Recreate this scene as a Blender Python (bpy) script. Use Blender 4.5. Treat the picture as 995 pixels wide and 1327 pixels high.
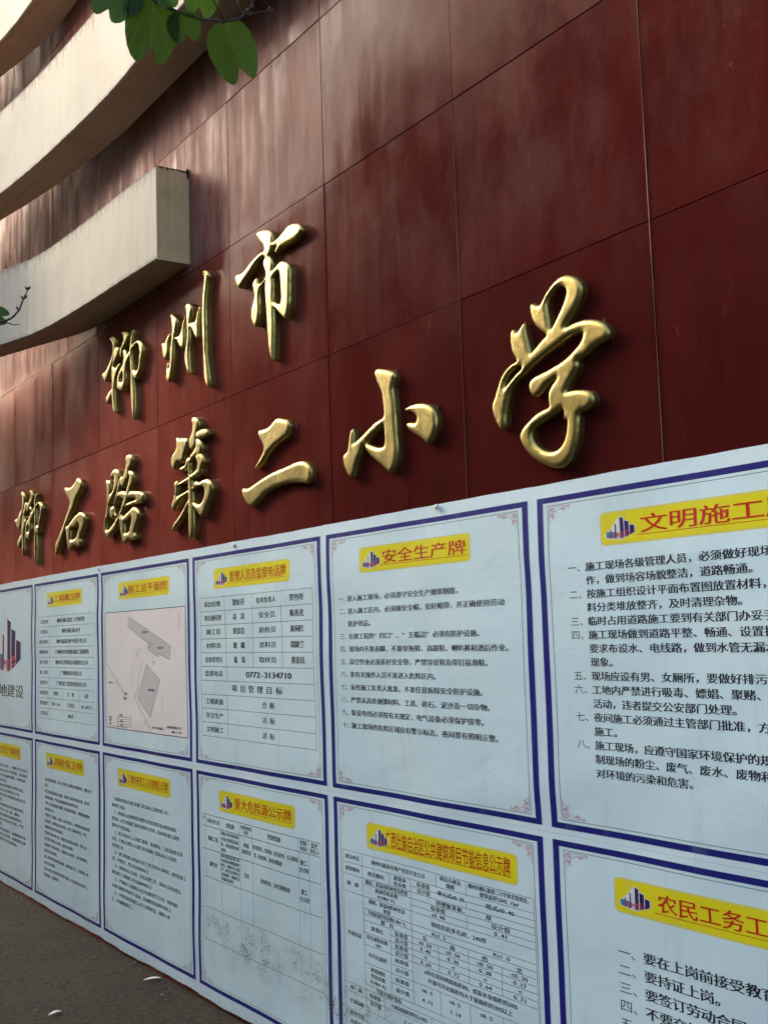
import bpy, math, random
import numpy as np
from mathutils import Matrix, Vector

R = math.radians
rng = np.random.RandomState(7)
random.seed(7)
SC = bpy.context.scene
for _o in list(bpy.data.objects):
    bpy.data.objects.remove(_o)

# ------------------------------------------------------------------ camera
cam_data = bpy.data.cameras.new("camera")
cam_data.sensor_fit = 'VERTICAL'
cam_data.sensor_height = 36.0
cam_data.lens = 40.81
cam_data.clip_start = 0.05
cam_data.clip_end = 500
camera = bpy.data.objects.new("camera", cam_data)
SC.collection.objects.link(camera)
_p, _r = 0.10247, -0.03228
_F = Vector((0, math.cos(_p), math.sin(_p)))
_X = Vector((1, 0, 0))
_U = Vector((0, -math.sin(_p), math.cos(_p)))
_R = math.cos(_r) * _X + math.sin(_r) * _U
_V = -math.sin(_r) * _X + math.cos(_r) * _U
camera.matrix_world = Matrix(((_R.x, _V.x, -_F.x, 0), (_R.y, _V.y, -_F.y, 0), (_R.z, _V.z, -_F.z, 1.6), (0, 0, 0, 1)))
SC.camera = camera

# ------------------------------------------------------------------ light
SUN_DIR = Vector((-0.7735, 0.457, 0.439)).normalized()      # towards the sun
SUN_STRENGTH, SUN_ANGLE, SKY_STRENGTH, EXPOSURE = 0.6, 16.0, 0.15, 2.2
world = bpy.data.worlds.new("World")
SC.world = world
world.use_nodes = True
wn = world.node_tree
for n in list(wn.nodes):
    wn.nodes.remove(n)
sky = wn.nodes.new("ShaderNodeTexSky")
sky.sky_type = 'NISHITA'
sky.sun_disc = False
sky.sun_elevation = math.asin(SUN_DIR.z)
sky.sun_rotation = math.atan2(SUN_DIR.x, SUN_DIR.y)
sky.air_density = 1.0
sky.dust_density = 5.0
sky.ozone_density = 0.6
bg = wn.nodes.new("ShaderNodeBackground")
bg.inputs[1].default_value = SKY_STRENGTH
wo = wn.nodes.new("ShaderNodeOutputWorld")
wn.links.new(sky.outputs[0], bg.inputs[0])
wn.links.new(bg.outputs[0], wo.inputs[0])
sun_data = bpy.data.lights.new("sun", 'SUN')
sun_data.energy = SUN_STRENGTH
sun_data.angle = R(SUN_ANGLE)
sun_data.color = (1.0, 0.95, 0.87)
sun = bpy.data.objects.new("sun", sun_data)
SC.collection.objects.link(sun)
sun.rotation_euler = SUN_DIR.to_track_quat('Z', 'Y').to_euler()
sun.location = (-6, 4, 8)
SC.view_settings.view_transform = 'Standard'
SC.view_settings.look = 'None'
SC.view_settings.exposure = EXPOSURE
SC.view_settings.gamma = 1.0

# ------------------------------------------------------------------ the wall's plan: s runs along the wall (metres), z up, off = distance out of its face
TH0, K0, K1 = -0.98651, -0.004296, -0.0015375
X0, Y0 = 0.44111, 3.38421
_SS = np.linspace(-14.0, 3.5, 3501)
_TH = TH0 + K0 * _SS + K1 * _SS * _SS / 2
_dx, _dy = np.cos(_TH), np.sin(_TH)
_h = _SS[1] - _SS[0]
_cx = np.concatenate([[0], np.cumsum((_dx[1:] + _dx[:-1]) / 2 * _h)])
_cy = np.concatenate([[0], np.cumsum((_dy[1:] + _dy[:-1]) / 2 * _h)])
_cx += X0 - np.interp(0, _SS, _cx)
_cy += Y0 - np.interp(0, _SS, _cy)


def W(s, z, off=0.0):
    """wall coordinates -> world points, shape (n, 3)"""
    s = np.atleast_1d(np.asarray(s, float))
    z = np.broadcast_to(np.asarray(z, float), s.shape)
    off = np.broadcast_to(np.asarray(off, float), s.shape)
    th = TH0 + K0 * s + K1 * s * s / 2
    return np.stack([np.interp(s, _SS, _cx) + np.sin(th) * off, np.interp(s, _SS, _cy) - np.cos(th) * off, z], 1)


P = 1.2036                      # width of one notice sheet
def wrinkle(s, z):
    """how far the pasted vinyl stands off the wall: slack folds and bumps"""
    a = 0.0085 + 0.0020 * np.sin(3.1 * s + 1.3 * z) * np.sin(4.7 * z - 2.1 * s + .6)
    a = a + 0.0016 * np.sin(11.3 * s + 7.9 * z + 2.0 * np.sin(3.3 * z)) + 0.0007 * np.sin(17 * z - 6.2 * s + 1.7 * np.sin(5.1 * s))
    a = a + 0.0022 * np.exp(-((z - 1.79 + .04 * np.sin(3 * s)) / .055) ** 2) * (0.5 + 0.5 * np.sin(2.9 * s + .4))
    a = a + 0.0022 * np.exp(-((z - 1.15 - .12 * np.sin(1.9 * s)) / .065) ** 2) * (0.5 + 0.5 * np.sin(4.3 * s + 2.))
    return a


# ------------------------------------------------------------------ scene helpers
def tag(o, label=None, cat=None, group=None, kind=None):
    if label: o['label'] = label
    if cat: o['category'] = cat
    if group: o['group'] = group
    if kind: o['kind'] = kind
    return o


def empty(name, loc):
    o = bpy.data.objects.new(name, None)
    o.empty_display_size = 0.1
    o.location = loc
    SC.collection.objects.link(o)
    return o


def link_mesh(name, verts, faces, mat, parent=None, uv=None, smooth=False, origin=None):
    """one mesh object from world-space vertices; uv per vertex (s, z in metres)"""
    verts = np.asarray(verts, float)
    if parent is not None:
        org = np.array(parent_world(parent))
    elif origin is not None:
        org = np.array(origin, float)
    else:
        org = np.zeros(3)
    me = bpy.data.meshes.new(name)
    me.from_pydata((verts - org).tolist(), [], faces if isinstance(faces, list) else faces.tolist())
    me.update()
    if uv is not None:
        lay = me.uv_layers.new(name="wall")
        vi = np.empty(len(me.loops), dtype=np.int32)
        me.loops.foreach_get("vertex_index", vi)
        lay.data.foreach_set("uv", np.asarray(uv, np.float32)[vi].ravel())
    if smooth:
        me.polygons.foreach_set("use_smooth", np.ones(len(me.polygons), dtype=bool))
    if mat is not None:
        me.materials.append(mat)
    o = bpy.data.objects.new(name, me)
    SC.collection.objects.link(o)
    if parent is not None:
        o.parent = parent
        o['_w'] = list(org)
    elif origin is not None:
        o.location = origin
    return o


def parent_world(o):
    if '_w' in o.keys():
        return list(o['_w'])
    return list(o.location)


def M(name, col, rough=0.5, metal=0.0, spec=0.5, ior=1.5):
    m = bpy.data.materials.new(name)
    m.use_nodes = True
    b = m.node_tree.nodes["Principled BSDF"]
    b.inputs["Base Color"].default_value = (*col, 1)
    b.inputs["Roughness"].default_value = rough
    b.inputs["Metallic"].default_value = metal
    b.inputs["Specular IOR Level"].default_value = spec
    b.inputs["IOR"].default_value = ior
    return m, m.node_tree, b


class NT:
    """small node builder"""
    def __init__(s, nt): s.t = nt; s.n = nt.nodes; s.l = nt.links
    def node(s, typ, **kw):
        x = s.n.new(typ)
        for k, v in kw.items(): setattr(x, k, v)
        return x
    def put(s, sock, v):
        if hasattr(v, 'is_linked') or isinstance(v, bpy.types.NodeSocket): s.l.new(v, sock)
        else: sock.default_value = v
    def math(s, op, a, b=0.0, c=None, clamp=False):
        x = s.node("ShaderNodeMath", operation=op, use_clamp=clamp)
        s.put(x.inputs[0], a); s.put(x.inputs[1], b)
        if c is not None: s.put(x.inputs[2], c)
        return x.outputs[0]
    def ramp(s, f, a, b):
        """smooth 0..1 between a and b"""
        x = s.node("ShaderNodeMapRange", interpolation_type='SMOOTHSTEP')
        s.put(x.inputs[0], f); x.inputs[1].default_value = a; x.inputs[2].default_value = b
        return x.outputs[0]
    def noise(s, vec, scale, detail=4, rough=.55, dist=0.0):
        x = s.node("ShaderNodeTexNoise")
        if vec is not None: s.l.new(vec, x.inputs["Vector"])
        x.inputs["Scale"].default_value = scale; x.inputs["Detail"].default_value = detail
        x.inputs["Roughness"].default_value = rough; x.inputs["Distortion"].default_value = dist
        return x.outputs[0]
    def scaled(s, vec, sc, loc=(0, 0, 0)):
        x = s.node("ShaderNodeMapping")
        s.l.new(vec, x.inputs[0]); x.inputs["Scale"].default_value = sc; x.inputs["Location"].default_value = loc
        return x.outputs[0]
    def mix(s, f, a, b, blend='MIX'):
        x = s.node("ShaderNodeMix", data_type='RGBA', blend_type=blend)
        s.put(x.inputs[0], f)
        for sock, v in ((x.inputs[6], a), (x.inputs[7], b)):
            s.put(sock, (*v, 1) if isinstance(v, tuple) and len(v) == 3 else v)
        return x.outputs[2]
    def bump(s, h, dist, strength=1.0):
        x = s.node("ShaderNodeBump")
        s.l.new(h, x.inputs["Height"]); x.inputs["Distance"].default_value = dist; x.inputs["Strength"].default_value = strength
        return x.outputs[0]
    def uv(s):
        x = s.node("ShaderNodeUVMap"); x.uv_map = "wall"
        return x.outputs[0]
    def sep(s, v):
        x = s.node("ShaderNodeSeparateXYZ"); s.l.new(v, x.inputs[0])
        return x.outputs


# ------------------------------------------------------------------ materials
def mat_slab():
    m, nt, b = M("polished_red_stone", (.07, .01, .009), .3, spec=.5, ior=1.05)
    t = NT(nt); uv = t.uv(); sp = t.sep(uv)
    rnd = t.node("ShaderNodeObjectInfo").outputs["Random"]
    off = t.node("ShaderNodeCombineXYZ"); t.l.new(rnd, off.inputs[2])
    add = t.node("ShaderNodeVectorMath", operation='ADD'); t.l.new(uv, add.inputs[0]); t.l.new(off.outputs[0], add.inputs[1])
    v = add.outputs[0]
    grain = t.noise(uv, 160, 3, .7)
    cloud = t.noise(t.scaled(v, (1.6, 1.1, 3)), 2.2, 5, .6)
    streak = t.noise(t.scaled(v, (9, .7, 1)), 2.0, 5, .62)
    red = t.mix(t.ramp(cloud, .3, .75), (.042, .0042, .0036), (.072, .010, .008))
    red = t.mix(t.math('MULTIPLY', grain, .45), red, (.10, .018, .014))
    red = t.mix(t.math('MULTIPLY', rnd, .30), red, (.045, .008, .008))
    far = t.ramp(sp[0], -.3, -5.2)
    red = t.mix(t.math('MULTIPLY', far, .95), red, t.mix(t.ramp(cloud, .3, .75), (.34, .070, .046), (.46, .11, .075)))  # faded red plus the far end's gloss and light, put into the colour
    # chalky dust and painted-in sky reflection, on slabs high on the far side
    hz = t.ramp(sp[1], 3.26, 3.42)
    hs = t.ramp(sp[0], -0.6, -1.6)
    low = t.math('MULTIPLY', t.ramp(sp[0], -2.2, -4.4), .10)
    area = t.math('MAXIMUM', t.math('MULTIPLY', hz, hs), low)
    blot = t.ramp(t.noise(t.scaled(v, (2.2, 1.0, 1)), 3.1, 6, .62), .30, .62)
    st = t.ramp(streak, .34, .66)
    dust_sheen = t.math('MULTIPLY', area, t.math('ADD', .18, t.math('ADD', t.math('MULTIPLY', blot, .42), t.math('MULTIPLY', st, .40))), clamp=True)
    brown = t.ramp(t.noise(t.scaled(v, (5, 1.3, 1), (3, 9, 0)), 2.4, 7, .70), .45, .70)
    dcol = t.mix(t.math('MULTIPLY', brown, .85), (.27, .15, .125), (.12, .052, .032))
    col = t.mix(dust_sheen, red, dcol)
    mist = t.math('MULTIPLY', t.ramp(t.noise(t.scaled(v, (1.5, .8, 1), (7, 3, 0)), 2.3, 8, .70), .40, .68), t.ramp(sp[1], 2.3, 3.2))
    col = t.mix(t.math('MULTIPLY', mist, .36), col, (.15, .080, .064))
    dark_cloud = t.math('MULTIPLY', t.ramp(t.noise(t.scaled(v, (1.2, .7, 1), (1, 8, 0)), 2.6, 7, .68), .46, .70), .50)  # darker clouds at random
    col = t.mix(dark_cloud, col, t.mix(.5, col, (.030, .010, .008)))
    # faint pale scuffs and dark trickles anywhere
    sc = t.ramp(t.noise(t.scaled(v, (7, 3.0, 1), (11, 4, 0)), 2.6, 8, .7), .62, .80)
    col = t.mix(t.math('MULTIPLY', sc, .32), col, (.30, .14, .10))
    dk = t.ramp(t.noise(t.scaled(uv, (14, .55, 1), (5, 1, 0)), 2.1, 5, .6), .55, .80)
    col = t.mix(t.math('MULTIPLY', dk, .6), col, (.018, .004, .004))
    t.l.new(col, b.inputs["Base Color"])
    r = t.math('ADD', t.math('ADD', .10, t.math('MULTIPLY', dust_sheen, .45)), t.math('MULTIPLY', t.ramp(cloud, .3, .7), .09))
    t.l.new(t.math('ADD', r, t.math('MULTIPLY', st, .06)), b.inputs["Roughness"])
    h = t.math('ADD', t.math('MULTIPLY', t.noise(uv, 5.5, 3, .5), 1.0), t.math('MULTIPLY', t.noise(uv, 60, 2, .5), .04))
    t.l.new(t.bump(h, .003, .35), b.inputs["Normal"])
    return m


def mat_core():
    m, nt, b = M("joint_mortar", (.02, .008, .007), .85)
    t = NT(nt); uv = t.uv(); sp = t.sep(uv)
    # horizontal joints are dark and open, the upright ones pointed with a pale reddish mortar
    f = t.math('FRACT', t.math('DIVIDE', t.math('SUBTRACT', sp[1], 2.651 - .336), .6735))
    near = t.ramp(t.math('ABSOLUTE', t.math('SUBTRACT', f, .5)), .004, .012)
    pale = t.math('MULTIPLY', near, t.ramp(t.noise(t.scaled(uv, (1, 1.5, 1)), 2.5, 3), .42, .55))
    pale = t.math('MULTIPLY', pale, t.ramp(sp[0], -1.6, -.6))
    t.l.new(t.mix(pale, t.mix(near, (.012, .004, .004), (.11, .026, .020)), (.42, .17, .13)), b.inputs["Base Color"])
    return m


def mat_paint(name, c0, stain, amt, z0=None, z1=None):
    m, nt, b = M(name, c0, .8, ior=1.2)
    t = NT(nt); uv = t.uv(); sp = t.sep(uv)
    st = t.ramp(t.noise(t.scaled(uv, (11, .45, 1)), 2.2, 6, .65), .45, .85)
    bl = t.ramp(t.noise(uv, 3.0, 5, .6), .40, .72)
    f = t.math('MULTIPLY', t.math('ADD', t.math('MULTIPLY', st, .7), t.math('MULTIPLY', bl, .35)), amt, clamp=True)
    col = t.mix(f, c0, stain)
    sh = t.ramp(t.noise(t.scaled(uv, (45, .6, 1)), 2.0, 3, .6), .60, .82)
    col = t.mix(t.math('MULTIPLY', sh, amt * .45), col, tuple(c * .6 for c in stain))
    if z1 is not None:
        drip = t.noise(t.scaled(uv, (26, 1.5, 1)), 1.6, 5, .7)
        reach = t.math('MULTIPLY', t.ramp(drip, .40, .80), .17)
        top = t.ramp(t.math('SUBTRACT', t.math('SUBTRACT', z1, sp[1]), reach), .012, -.012)
        low = t.math('MULTIPLY', t.ramp(t.math('SUBTRACT', sp[1], z0), .035, .0), t.ramp(t.noise(uv, 9, 5, .7), .38, .62))
        col = t.mix(t.math('MULTIPLY', top, .42), col, (.16, .12, .08))
        col = t.mix(t.math('MULTIPLY', low, .55), col, (.12, .09, .06))
        rim = t.math('MULTIPLY', t.ramp(t.math('SUBTRACT', z1, sp[1]), .022, .002), t.ramp(t.noise(uv, 24, 5, .75), .35, .6))
        col = t.mix(t.math('MULTIPLY', rim, .75), col, (.035, .028, .02))
        soft = t.ramp(t.noise(t.scaled(uv, (1, 1, 1), (4, 2, 0)), 1.4, 5, .6), .45, .75)
        col = t.mix(t.math('MULTIPLY', soft, .22), col, (.24, .21, .17))
    t.l.new(col, b.inputs["Base Color"])
    t.l.new(t.bump(t.noise(uv, 55, 4, .6), .0016, .6), b.inputs["Normal"])
    return m


def mat_brass():
    m, nt, b = M("gilt_brass", (.74, .57, .20), .36, .93)
    t = NT(nt)
    co = t.node("ShaderNodeTexCoord").outputs["Object"]
    tarn = t.ramp(t.noise(co, 14, 5, .65), .42, .72)
    col = t.mix(t.math('MULTIPLY', tarn, .55), (.39, .315, .10), (.20, .15, .045))
    t.l.new(col, b.inputs["Base Color"])
    t.l.new(t.math('ADD', .34, t.math('MULTIPLY', tarn, .22)), b.inputs["Roughness"])
    h = t.math('ADD', t.noise(co, 26, 3, .55), t.math('MULTIPLY', t.noise(co, 90, 2, .5), .15))
    t.l.new(t.bump(h, .0045, .30), b.inputs["Normal"])
    return m


def dirt_nodes(t, uv, col, rough):
    """mildew specks and splash marks low on the vinyl; rough is a float"""
    sp = t.sep(uv)
    # a band of black specks: follows z ~ .30 between s -2.2 and -.6 and fades away from it
    band = t.math('ABSOLUTE', t.math('SUBTRACT', sp[1], t.math('ADD', t.math('MULTIPLY', sp[0], -.045), .235)))
    bm = t.ramp(band, .20, .0)
    bs = t.math('MULTIPLY', t.ramp(sp[0], -2.5, -2.15), t.ramp(sp[0], -.45, -.95))
    b2 = t.math('MULTIPLY', t.ramp(t.math('ABSOLUTE', t.math('SUBTRACT', sp[0], -3.95)), .55, .15), t.ramp(sp[1], .30, .05))
    b3 = t.math('MULTIPLY', t.ramp(sp[0], -4.2, -5.2), t.ramp(sp[1], .26, .06))
    mask = t.math('MAXIMUM', t.math('MULTIPLY', bm, bs), t.math('MULTIPLY', t.math('MAXIMUM', b2, b3), .6))
    patch = t.ramp(t.noise(t.scaled(uv, (4, 5, 1)), 1.8, 6, .7), .34, .66)
    mask = t.math('MULTIPLY', mask, patch)
    n1 = t.noise(t.scaled(uv, (1, 1.4, 1)), 75, 6, .78)
    speck = t.ramp(t.math('ADD', n1, t.math('MULTIPLY', mask, .17)), .645, .70)
    speck = t.math('MULTIPLY', speck, t.ramp(mask, .02, .2))
    haze = t.math('MULTIPLY', mask, .26)
    col = t.mix(haze, col, (.24, .26, .22))
    col = t.mix(t.math('MULTIPLY', speck, .85), col, (.035, .035, .03))
    # drip stains and general grime
    gr = t.ramp(t.noise(t.scaled(uv, (6, 1.2, 1)), 2.5, 6, .65), .52, .80)
    col = t.mix(t.math('MULTIPLY', gr, .22), col, (.30, .34, .33))
    foot = t.math('MULTIPLY', t.ramp(sp[1], .09, .01), t.ramp(t.noise(uv, 60, 7, .8), .40, .70))
    col = t.mix(t.math('MULTIPLY', foot, .55), col, (.13, .11, .08))
    return col


def mat_vinyl(name, c0, c1):
    m, nt, b = M(name, c0, .5, ior=1.25)
    t = NT(nt); uv = t.uv()
    col = t.mix(t.ramp(t.noise(uv, 1.7, 4, .55), .35, .65), c0, c1)
    col = dirt_nodes(t, uv, col, .4)
    t.l.new(col, b.inputs["Base Color"])
    t.l.new(t.math('ADD', .34, t.math('MULTIPLY', t.noise(uv, 9, 3, .5), .2)), b.inputs["Roughness"])
    h = t.math('ADD', t.noise(t.scaled(uv, (1, 1.6, 1)), 3.5, 3, .5, 1.6), t.math('MULTIPLY', t.noise(uv, 140, 2, .6), .02))
    t.l.new(t.bump(h, .007, .4), b.inputs["Normal"])
    return m


def mat_ink(name, c, spread=.18, dirty=True):
    m, nt, b = M(name, c, .5, ior=1.2)
    t = NT(nt); uv = t.uv()
    col = t.mix(t.math('MULTIPLY', t.noise(uv, 40, 4, .6), spread), c, (.30, .32, .33))
    if dirty: col = dirt_nodes(t, uv, col, .4)
    t.l.new(col, b.inputs["Base Color"])
    h = t.noise(t.scaled(uv, (1, 1.6, 1)), 6, 4, .55, 1.2)
    t.l.new(t.bump(h, .003, .35), b.inputs["Normal"])
    return m


MAT_SLAB, MAT_CORE = mat_slab(), mat_core()
LEDGE_PAINT = ("cream_wall_paint", (.535, .50, .415), (.36, .31, .22), .6)
MAT_LEDGE_END = mat_paint("stained_cream_paint", (.64, .48, .26), (.20, .13, .07), 1.0)
MAT_SOFFIT = mat_paint("brown_soffit_render", (.60, .48, .36), (.26, .16, .10), .7)
MAT_GRIME = M("black_grime", (.02, .017, .014), .9)[0]
MAT_BRASS = mat_brass()
MAT_BRASS_SIDE = MAT_BRASS
MAT_IRON = M("rusty_iron", (.05, .035, .025), .7)[0]
MAT_VINYL = mat_vinyl("pale_blue_vinyl", (.575, .745, .785), (.615, .785, .825))
MAT_MARGIN = mat_vinyl("white_vinyl_margin", (.61, .765, .81), (.64, .79, .84))
MAT_BLUE = mat_ink("blue_ink", (.010, .014, .165), .015)
MAT_BLACK = mat_ink("black_ink", (.016, .015, .018), .05)
MAT_GREY = mat_ink("grey_ink", (.10, .12, .12), .1)
MAT_GREYSOFT = mat_ink("soft_grey_ink", (.17, .19, .19), .1)
MAT_RED = mat_ink("red_ink", (.52, .016, .008), .015)
MAT_ROSE = mat_ink("rose_ink", (.46, .13, .17), .25)
MAT_YELLOW = mat_ink("yellow_ink", (.72, .645, .012), .02)
MAT_YEDGE = mat_ink("soft_yellow_edge", (.66, .60, .16), .05)
MAT_PAPER = mat_ink("plan_paper_print", (.80, .755, .73), .06)
MAT_PLANFILL = mat_ink("plan_building_tint", (.55, .55, .54), .06)
MAT_WHITE = mat_ink("white_ink", (.70, .72, .74), .05)
MAT_NAVY = mat_ink("navy_ink", (.022, .014, .085), .02)
MAT_CYAN = mat_ink("cyan_ink", (.03, .20, .38), .05)
MAT_DKGREEN = mat_ink("dark_olive_ink", (.055, .060, .045), .1)
MAT_PINK = mat_ink("pink_red_ink", (.55, .07, .12), .05)

# ------------------------------------------------------------------ ground
def build_ground():
    n = 56
    g = np.sign(np.linspace(-1, 1, n)) * np.abs(np.linspace(-1, 1, n)) ** 3 * 120
    xs, ys = g - 1.0, g + 6.0
    X, Y = np.meshgrid(xs, ys)
    v = np.stack([X.ravel(), Y.ravel(), np.zeros(n * n)], 1)
    i = np.arange(n * n).reshape(n, n)
    f = np.stack([i[:-1, :-1], i[:-1, 1:], i[1:, 1:], i[1:, :-1]], -1).reshape(-1, 4)
    m, nt, b = M("worn_asphalt", (.06, .05, .04), .85, ior=1.2)
    t = NT(nt)
    co = t.node("ShaderNodeTexCoord").outputs["Object"]
    c1 = t.noise(co, 2.3, 6, .62); c2 = t.noise(co, 38, 5, .7); c3 = t.noise(co, 260, 2, .6)
    col = t.mix(t.ramp(c1, .33, .68), (.012, .010, .006), (.044, .037, .024))
    col = t.mix(t.ramp(c2, .40, .66), col, (.055, .046, .031))
    col = t.mix(t.ramp(c3, .60, .72), col, (.085, .073, .056))
    col = t.mix(t.ramp(t.noise(co, 7, 4, .6), .60, .72), col, (.016, .014, .009))
    vo = t.node("ShaderNodeTexVoronoi", feature='DISTANCE_TO_EDGE'); vo.inputs["Scale"].default_value = .9
    wv = t.node("ShaderNodeVectorMath", operation='ADD'); t.l.new(co, wv.inputs[0])
    nz_ = t.node("ShaderNodeTexNoise"); t.l.new(co, nz_.inputs["Vector"]); nz_.inputs["Scale"].default_value = 4; t.l.new(nz_.outputs[1], wv.inputs[1])
    t.l.new(wv.outputs[0], vo.inputs["Vector"])
    crack = t.math('MULTIPLY', t.ramp(vo.outputs["Distance"], .009, .001), t.ramp(c1, .42, .6))
    col = t.mix(t.math('MULTIPLY', crack, .7), col, (.008, .006, .004))
    t.l.new(col, b.inputs["Base Color"])
    t.l.new(t.math('ADD', .62, t.math('MULTIPLY', c1, .3)), b.inputs["Roughness"])
    t.l.new(t.bump(t.math('ADD', c2, t.math('MULTIPLY', c3, .5)), .006, .9), b.inputs["Normal"])
    o = link_mesh("ground", v, f, m)
    tag(o, kind='structure', label='dark worn asphalt ground at the foot of the red wall')


build_ground()

# ------------------------------------------------------------------ the wall
wall = empty("stone_clad_wall", W(-2.4, 0.0)[0])
tag(wall, 'tall curving wall clad in polished dark red stone, with cream ledges', 'wall')
TS, TZ = 0.82641, 0.6735
SV0, ZB = 0.51146, 2.651


def sheet_grid(s0, s1, z0, z1, ns, nz, offf, thick=None):
    """front surface grid (and optional rim going back by thick)"""
    s = np.linspace(s0, s1, ns + 1); z = np.linspace(z0, z1, nz + 1)
    S, Z = np.meshgrid(s, z)
    S, Z = S.ravel(), Z.ravel()
    O = offf(S, Z)
    v = W(S, Z, O)
    i = np.arange((ns + 1) * (nz + 1)).reshape(nz + 1, ns + 1)
    f = np.stack([i[:-1, :-1], i[:-1, 1:], i[1:, 1:], i[1:, :-1]], -1).reshape(-1, 4).tolist()
    uv = np.stack([S, Z], 1)
    if thick is not None:
        loop = list(i[0, :]) + list(i[1:, -1]) + list(i[-1, :-1][::-1]) + list(i[1:-1, 0][::-1])
        b0 = len(v)
        v = np.concatenate([v, W(S[loop], Z[loop], O[loop] - thick)])
        uv = np.concatenate([uv, uv[loop]])
        m = len(loop)
        for k in range(m):
            a, b = loop[k], loop[(k + 1) % m]
            f.append([int(a), b0 + k, b0 + (k + 1) % m, int(b)])
    return v, f, uv


def build_wall():
    # solid body behind the cladding, top and back included
    ss = np.linspace(-12.0, 2.6, 60)
    zs = [-.3, 7.6]
    front = np.concatenate([W(ss, z, -.0032) for z in zs]); back = np.concatenate([W(ss, z, -.42) for z in zs])
    n = len(ss)
    v = np.concatenate([front, back]); f = []
    for k in range(n - 1):
        f += [[k, k + 1, n + k + 1, n + k], [2 * n + k, 3 * n + k, 3 * n + k + 1, 2 * n + k + 1],
              [n + k, n + k + 1, 3 * n + k + 1, 3 * n + k], [k, 2 * n + k, 2 * n + k + 1, k + 1]]
    f += [[0, n, 3 * n, 2 * n], [n - 1, 3 * n - 1, 4 * n - 1, 2 * n - 1]]
    uv = np.stack([np.tile(ss, 4), np.repeat([zs[0], zs[1], zs[0], zs[1]], n)], 1)
    link_mesh("wall_core", v, f, MAT_CORE, wall, uv)
    # slabs
    g = .0010
    for r in range(-4, 7):
        z0, z1 = ZB + r * TZ, ZB + (r + 1) * TZ
        if r == -4: z0 = -.05
        for c in range(-14, 3):
            s0, s1 = SV0 + (c - 1) * TS, SV0 + c * TS
            if r < -1 and r > -4: continue
            if s0 > 1.4 and r > 0: continue
            t1, t2, t3 = rng.uniform(-.0009, .0009, 3)
            bev = .0014
            def offf(S, Z, s0=s0, z0=z0, t1=t1, t2=t2, t3=t3):
                return .0006 + t3 + t1 * (S - s0) * 2 + t2 * (Z - z0) * 2
            a0, a1, b0, b1 = s0 + g, s1 - g, z0 + g, z1 - g
            v1, f1, u1 = sheet_grid(a0 + bev, a1 - bev, b0 + bev, b1 - bev, 7, 1, offf)
            # chamfer ring and rim
            i = np.arange(16).reshape(2, 8)
            loop = list(i[0, :]) + [i[1, 7]] + list(i[1, :-1][::-1])
            S, Z = u1[:, 0], u1[:, 1]
            ls = np.where(S[loop] < s0 + .05, a0, np.where(S[loop] > s1 - .05, a1, S[loop]))
            lz = np.where(Z[loop] < z0 + .05, b0, b1)
            o1 = offf(S[loop], Z[loop]) - .0012
            v2 = W(ls, lz, o1); v3 = W(ls, lz, -.014)
            vv = np.concatenate([v1, v2, v3]); L = len(loop)
            ff = list(f1)
            for k in range(L):
                k2 = (k + 1) % L
                ff.append([int(loop[k]), 16 + k, 16 + k2, int(loop[k2])])
                ff.append([16 + k, 16 + L + k, 16 + L + k2, 16 + k2])
            uu = np.concatenate([u1, np.stack([ls, lz], 1), np.stack([ls, lz], 1)])
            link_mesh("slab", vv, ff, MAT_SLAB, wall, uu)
    # plain cladding behind the notices
    v, f, uv = sheet_grid(-11.0, 2.2, ZB - 3 * TZ + .003, ZB - TZ - .004, 60, 1, lambda S, Z: S * 0 - .001, thick=.01)
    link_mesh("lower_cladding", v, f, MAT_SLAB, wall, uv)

    # pale mortar smeared along two of the upright joints
    mm, nt, b = M("pale_red_mortar", (.34, .13, .10), .9)
    for js, w0, za, zb in ((SV0, .0017, 2.0, 5.2), (SV0 - TS, .0012, 2.0, 3.3)):
        zz = np.arange(za, zb, .04); n = len(zz)
        wd = w0 * (.55 + .45 * np.sin(zz * 7.3 + js) * np.sin(zz * 2.9)) + .0003
        cs = js + .0009 * np.sin(zz * 3.1 + js * 4)
        v = np.concatenate([W(cs - wd, zz, .0030), W(cs + wd, zz, .0030), W(cs, zz, .0040)])
        f = []
        for k in range(n - 1):
            f += [[k, 2 * n + k, 2 * n + k + 1, k + 1], [2 * n + k, n + k, n + k + 1, 2 * n + k + 1]]
        link_mesh("mortar_line", v, f, mm, wall, kind_uv(len(v)))


def kind_uv(n):
    return np.zeros((n, 2))


build_wall()


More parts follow.
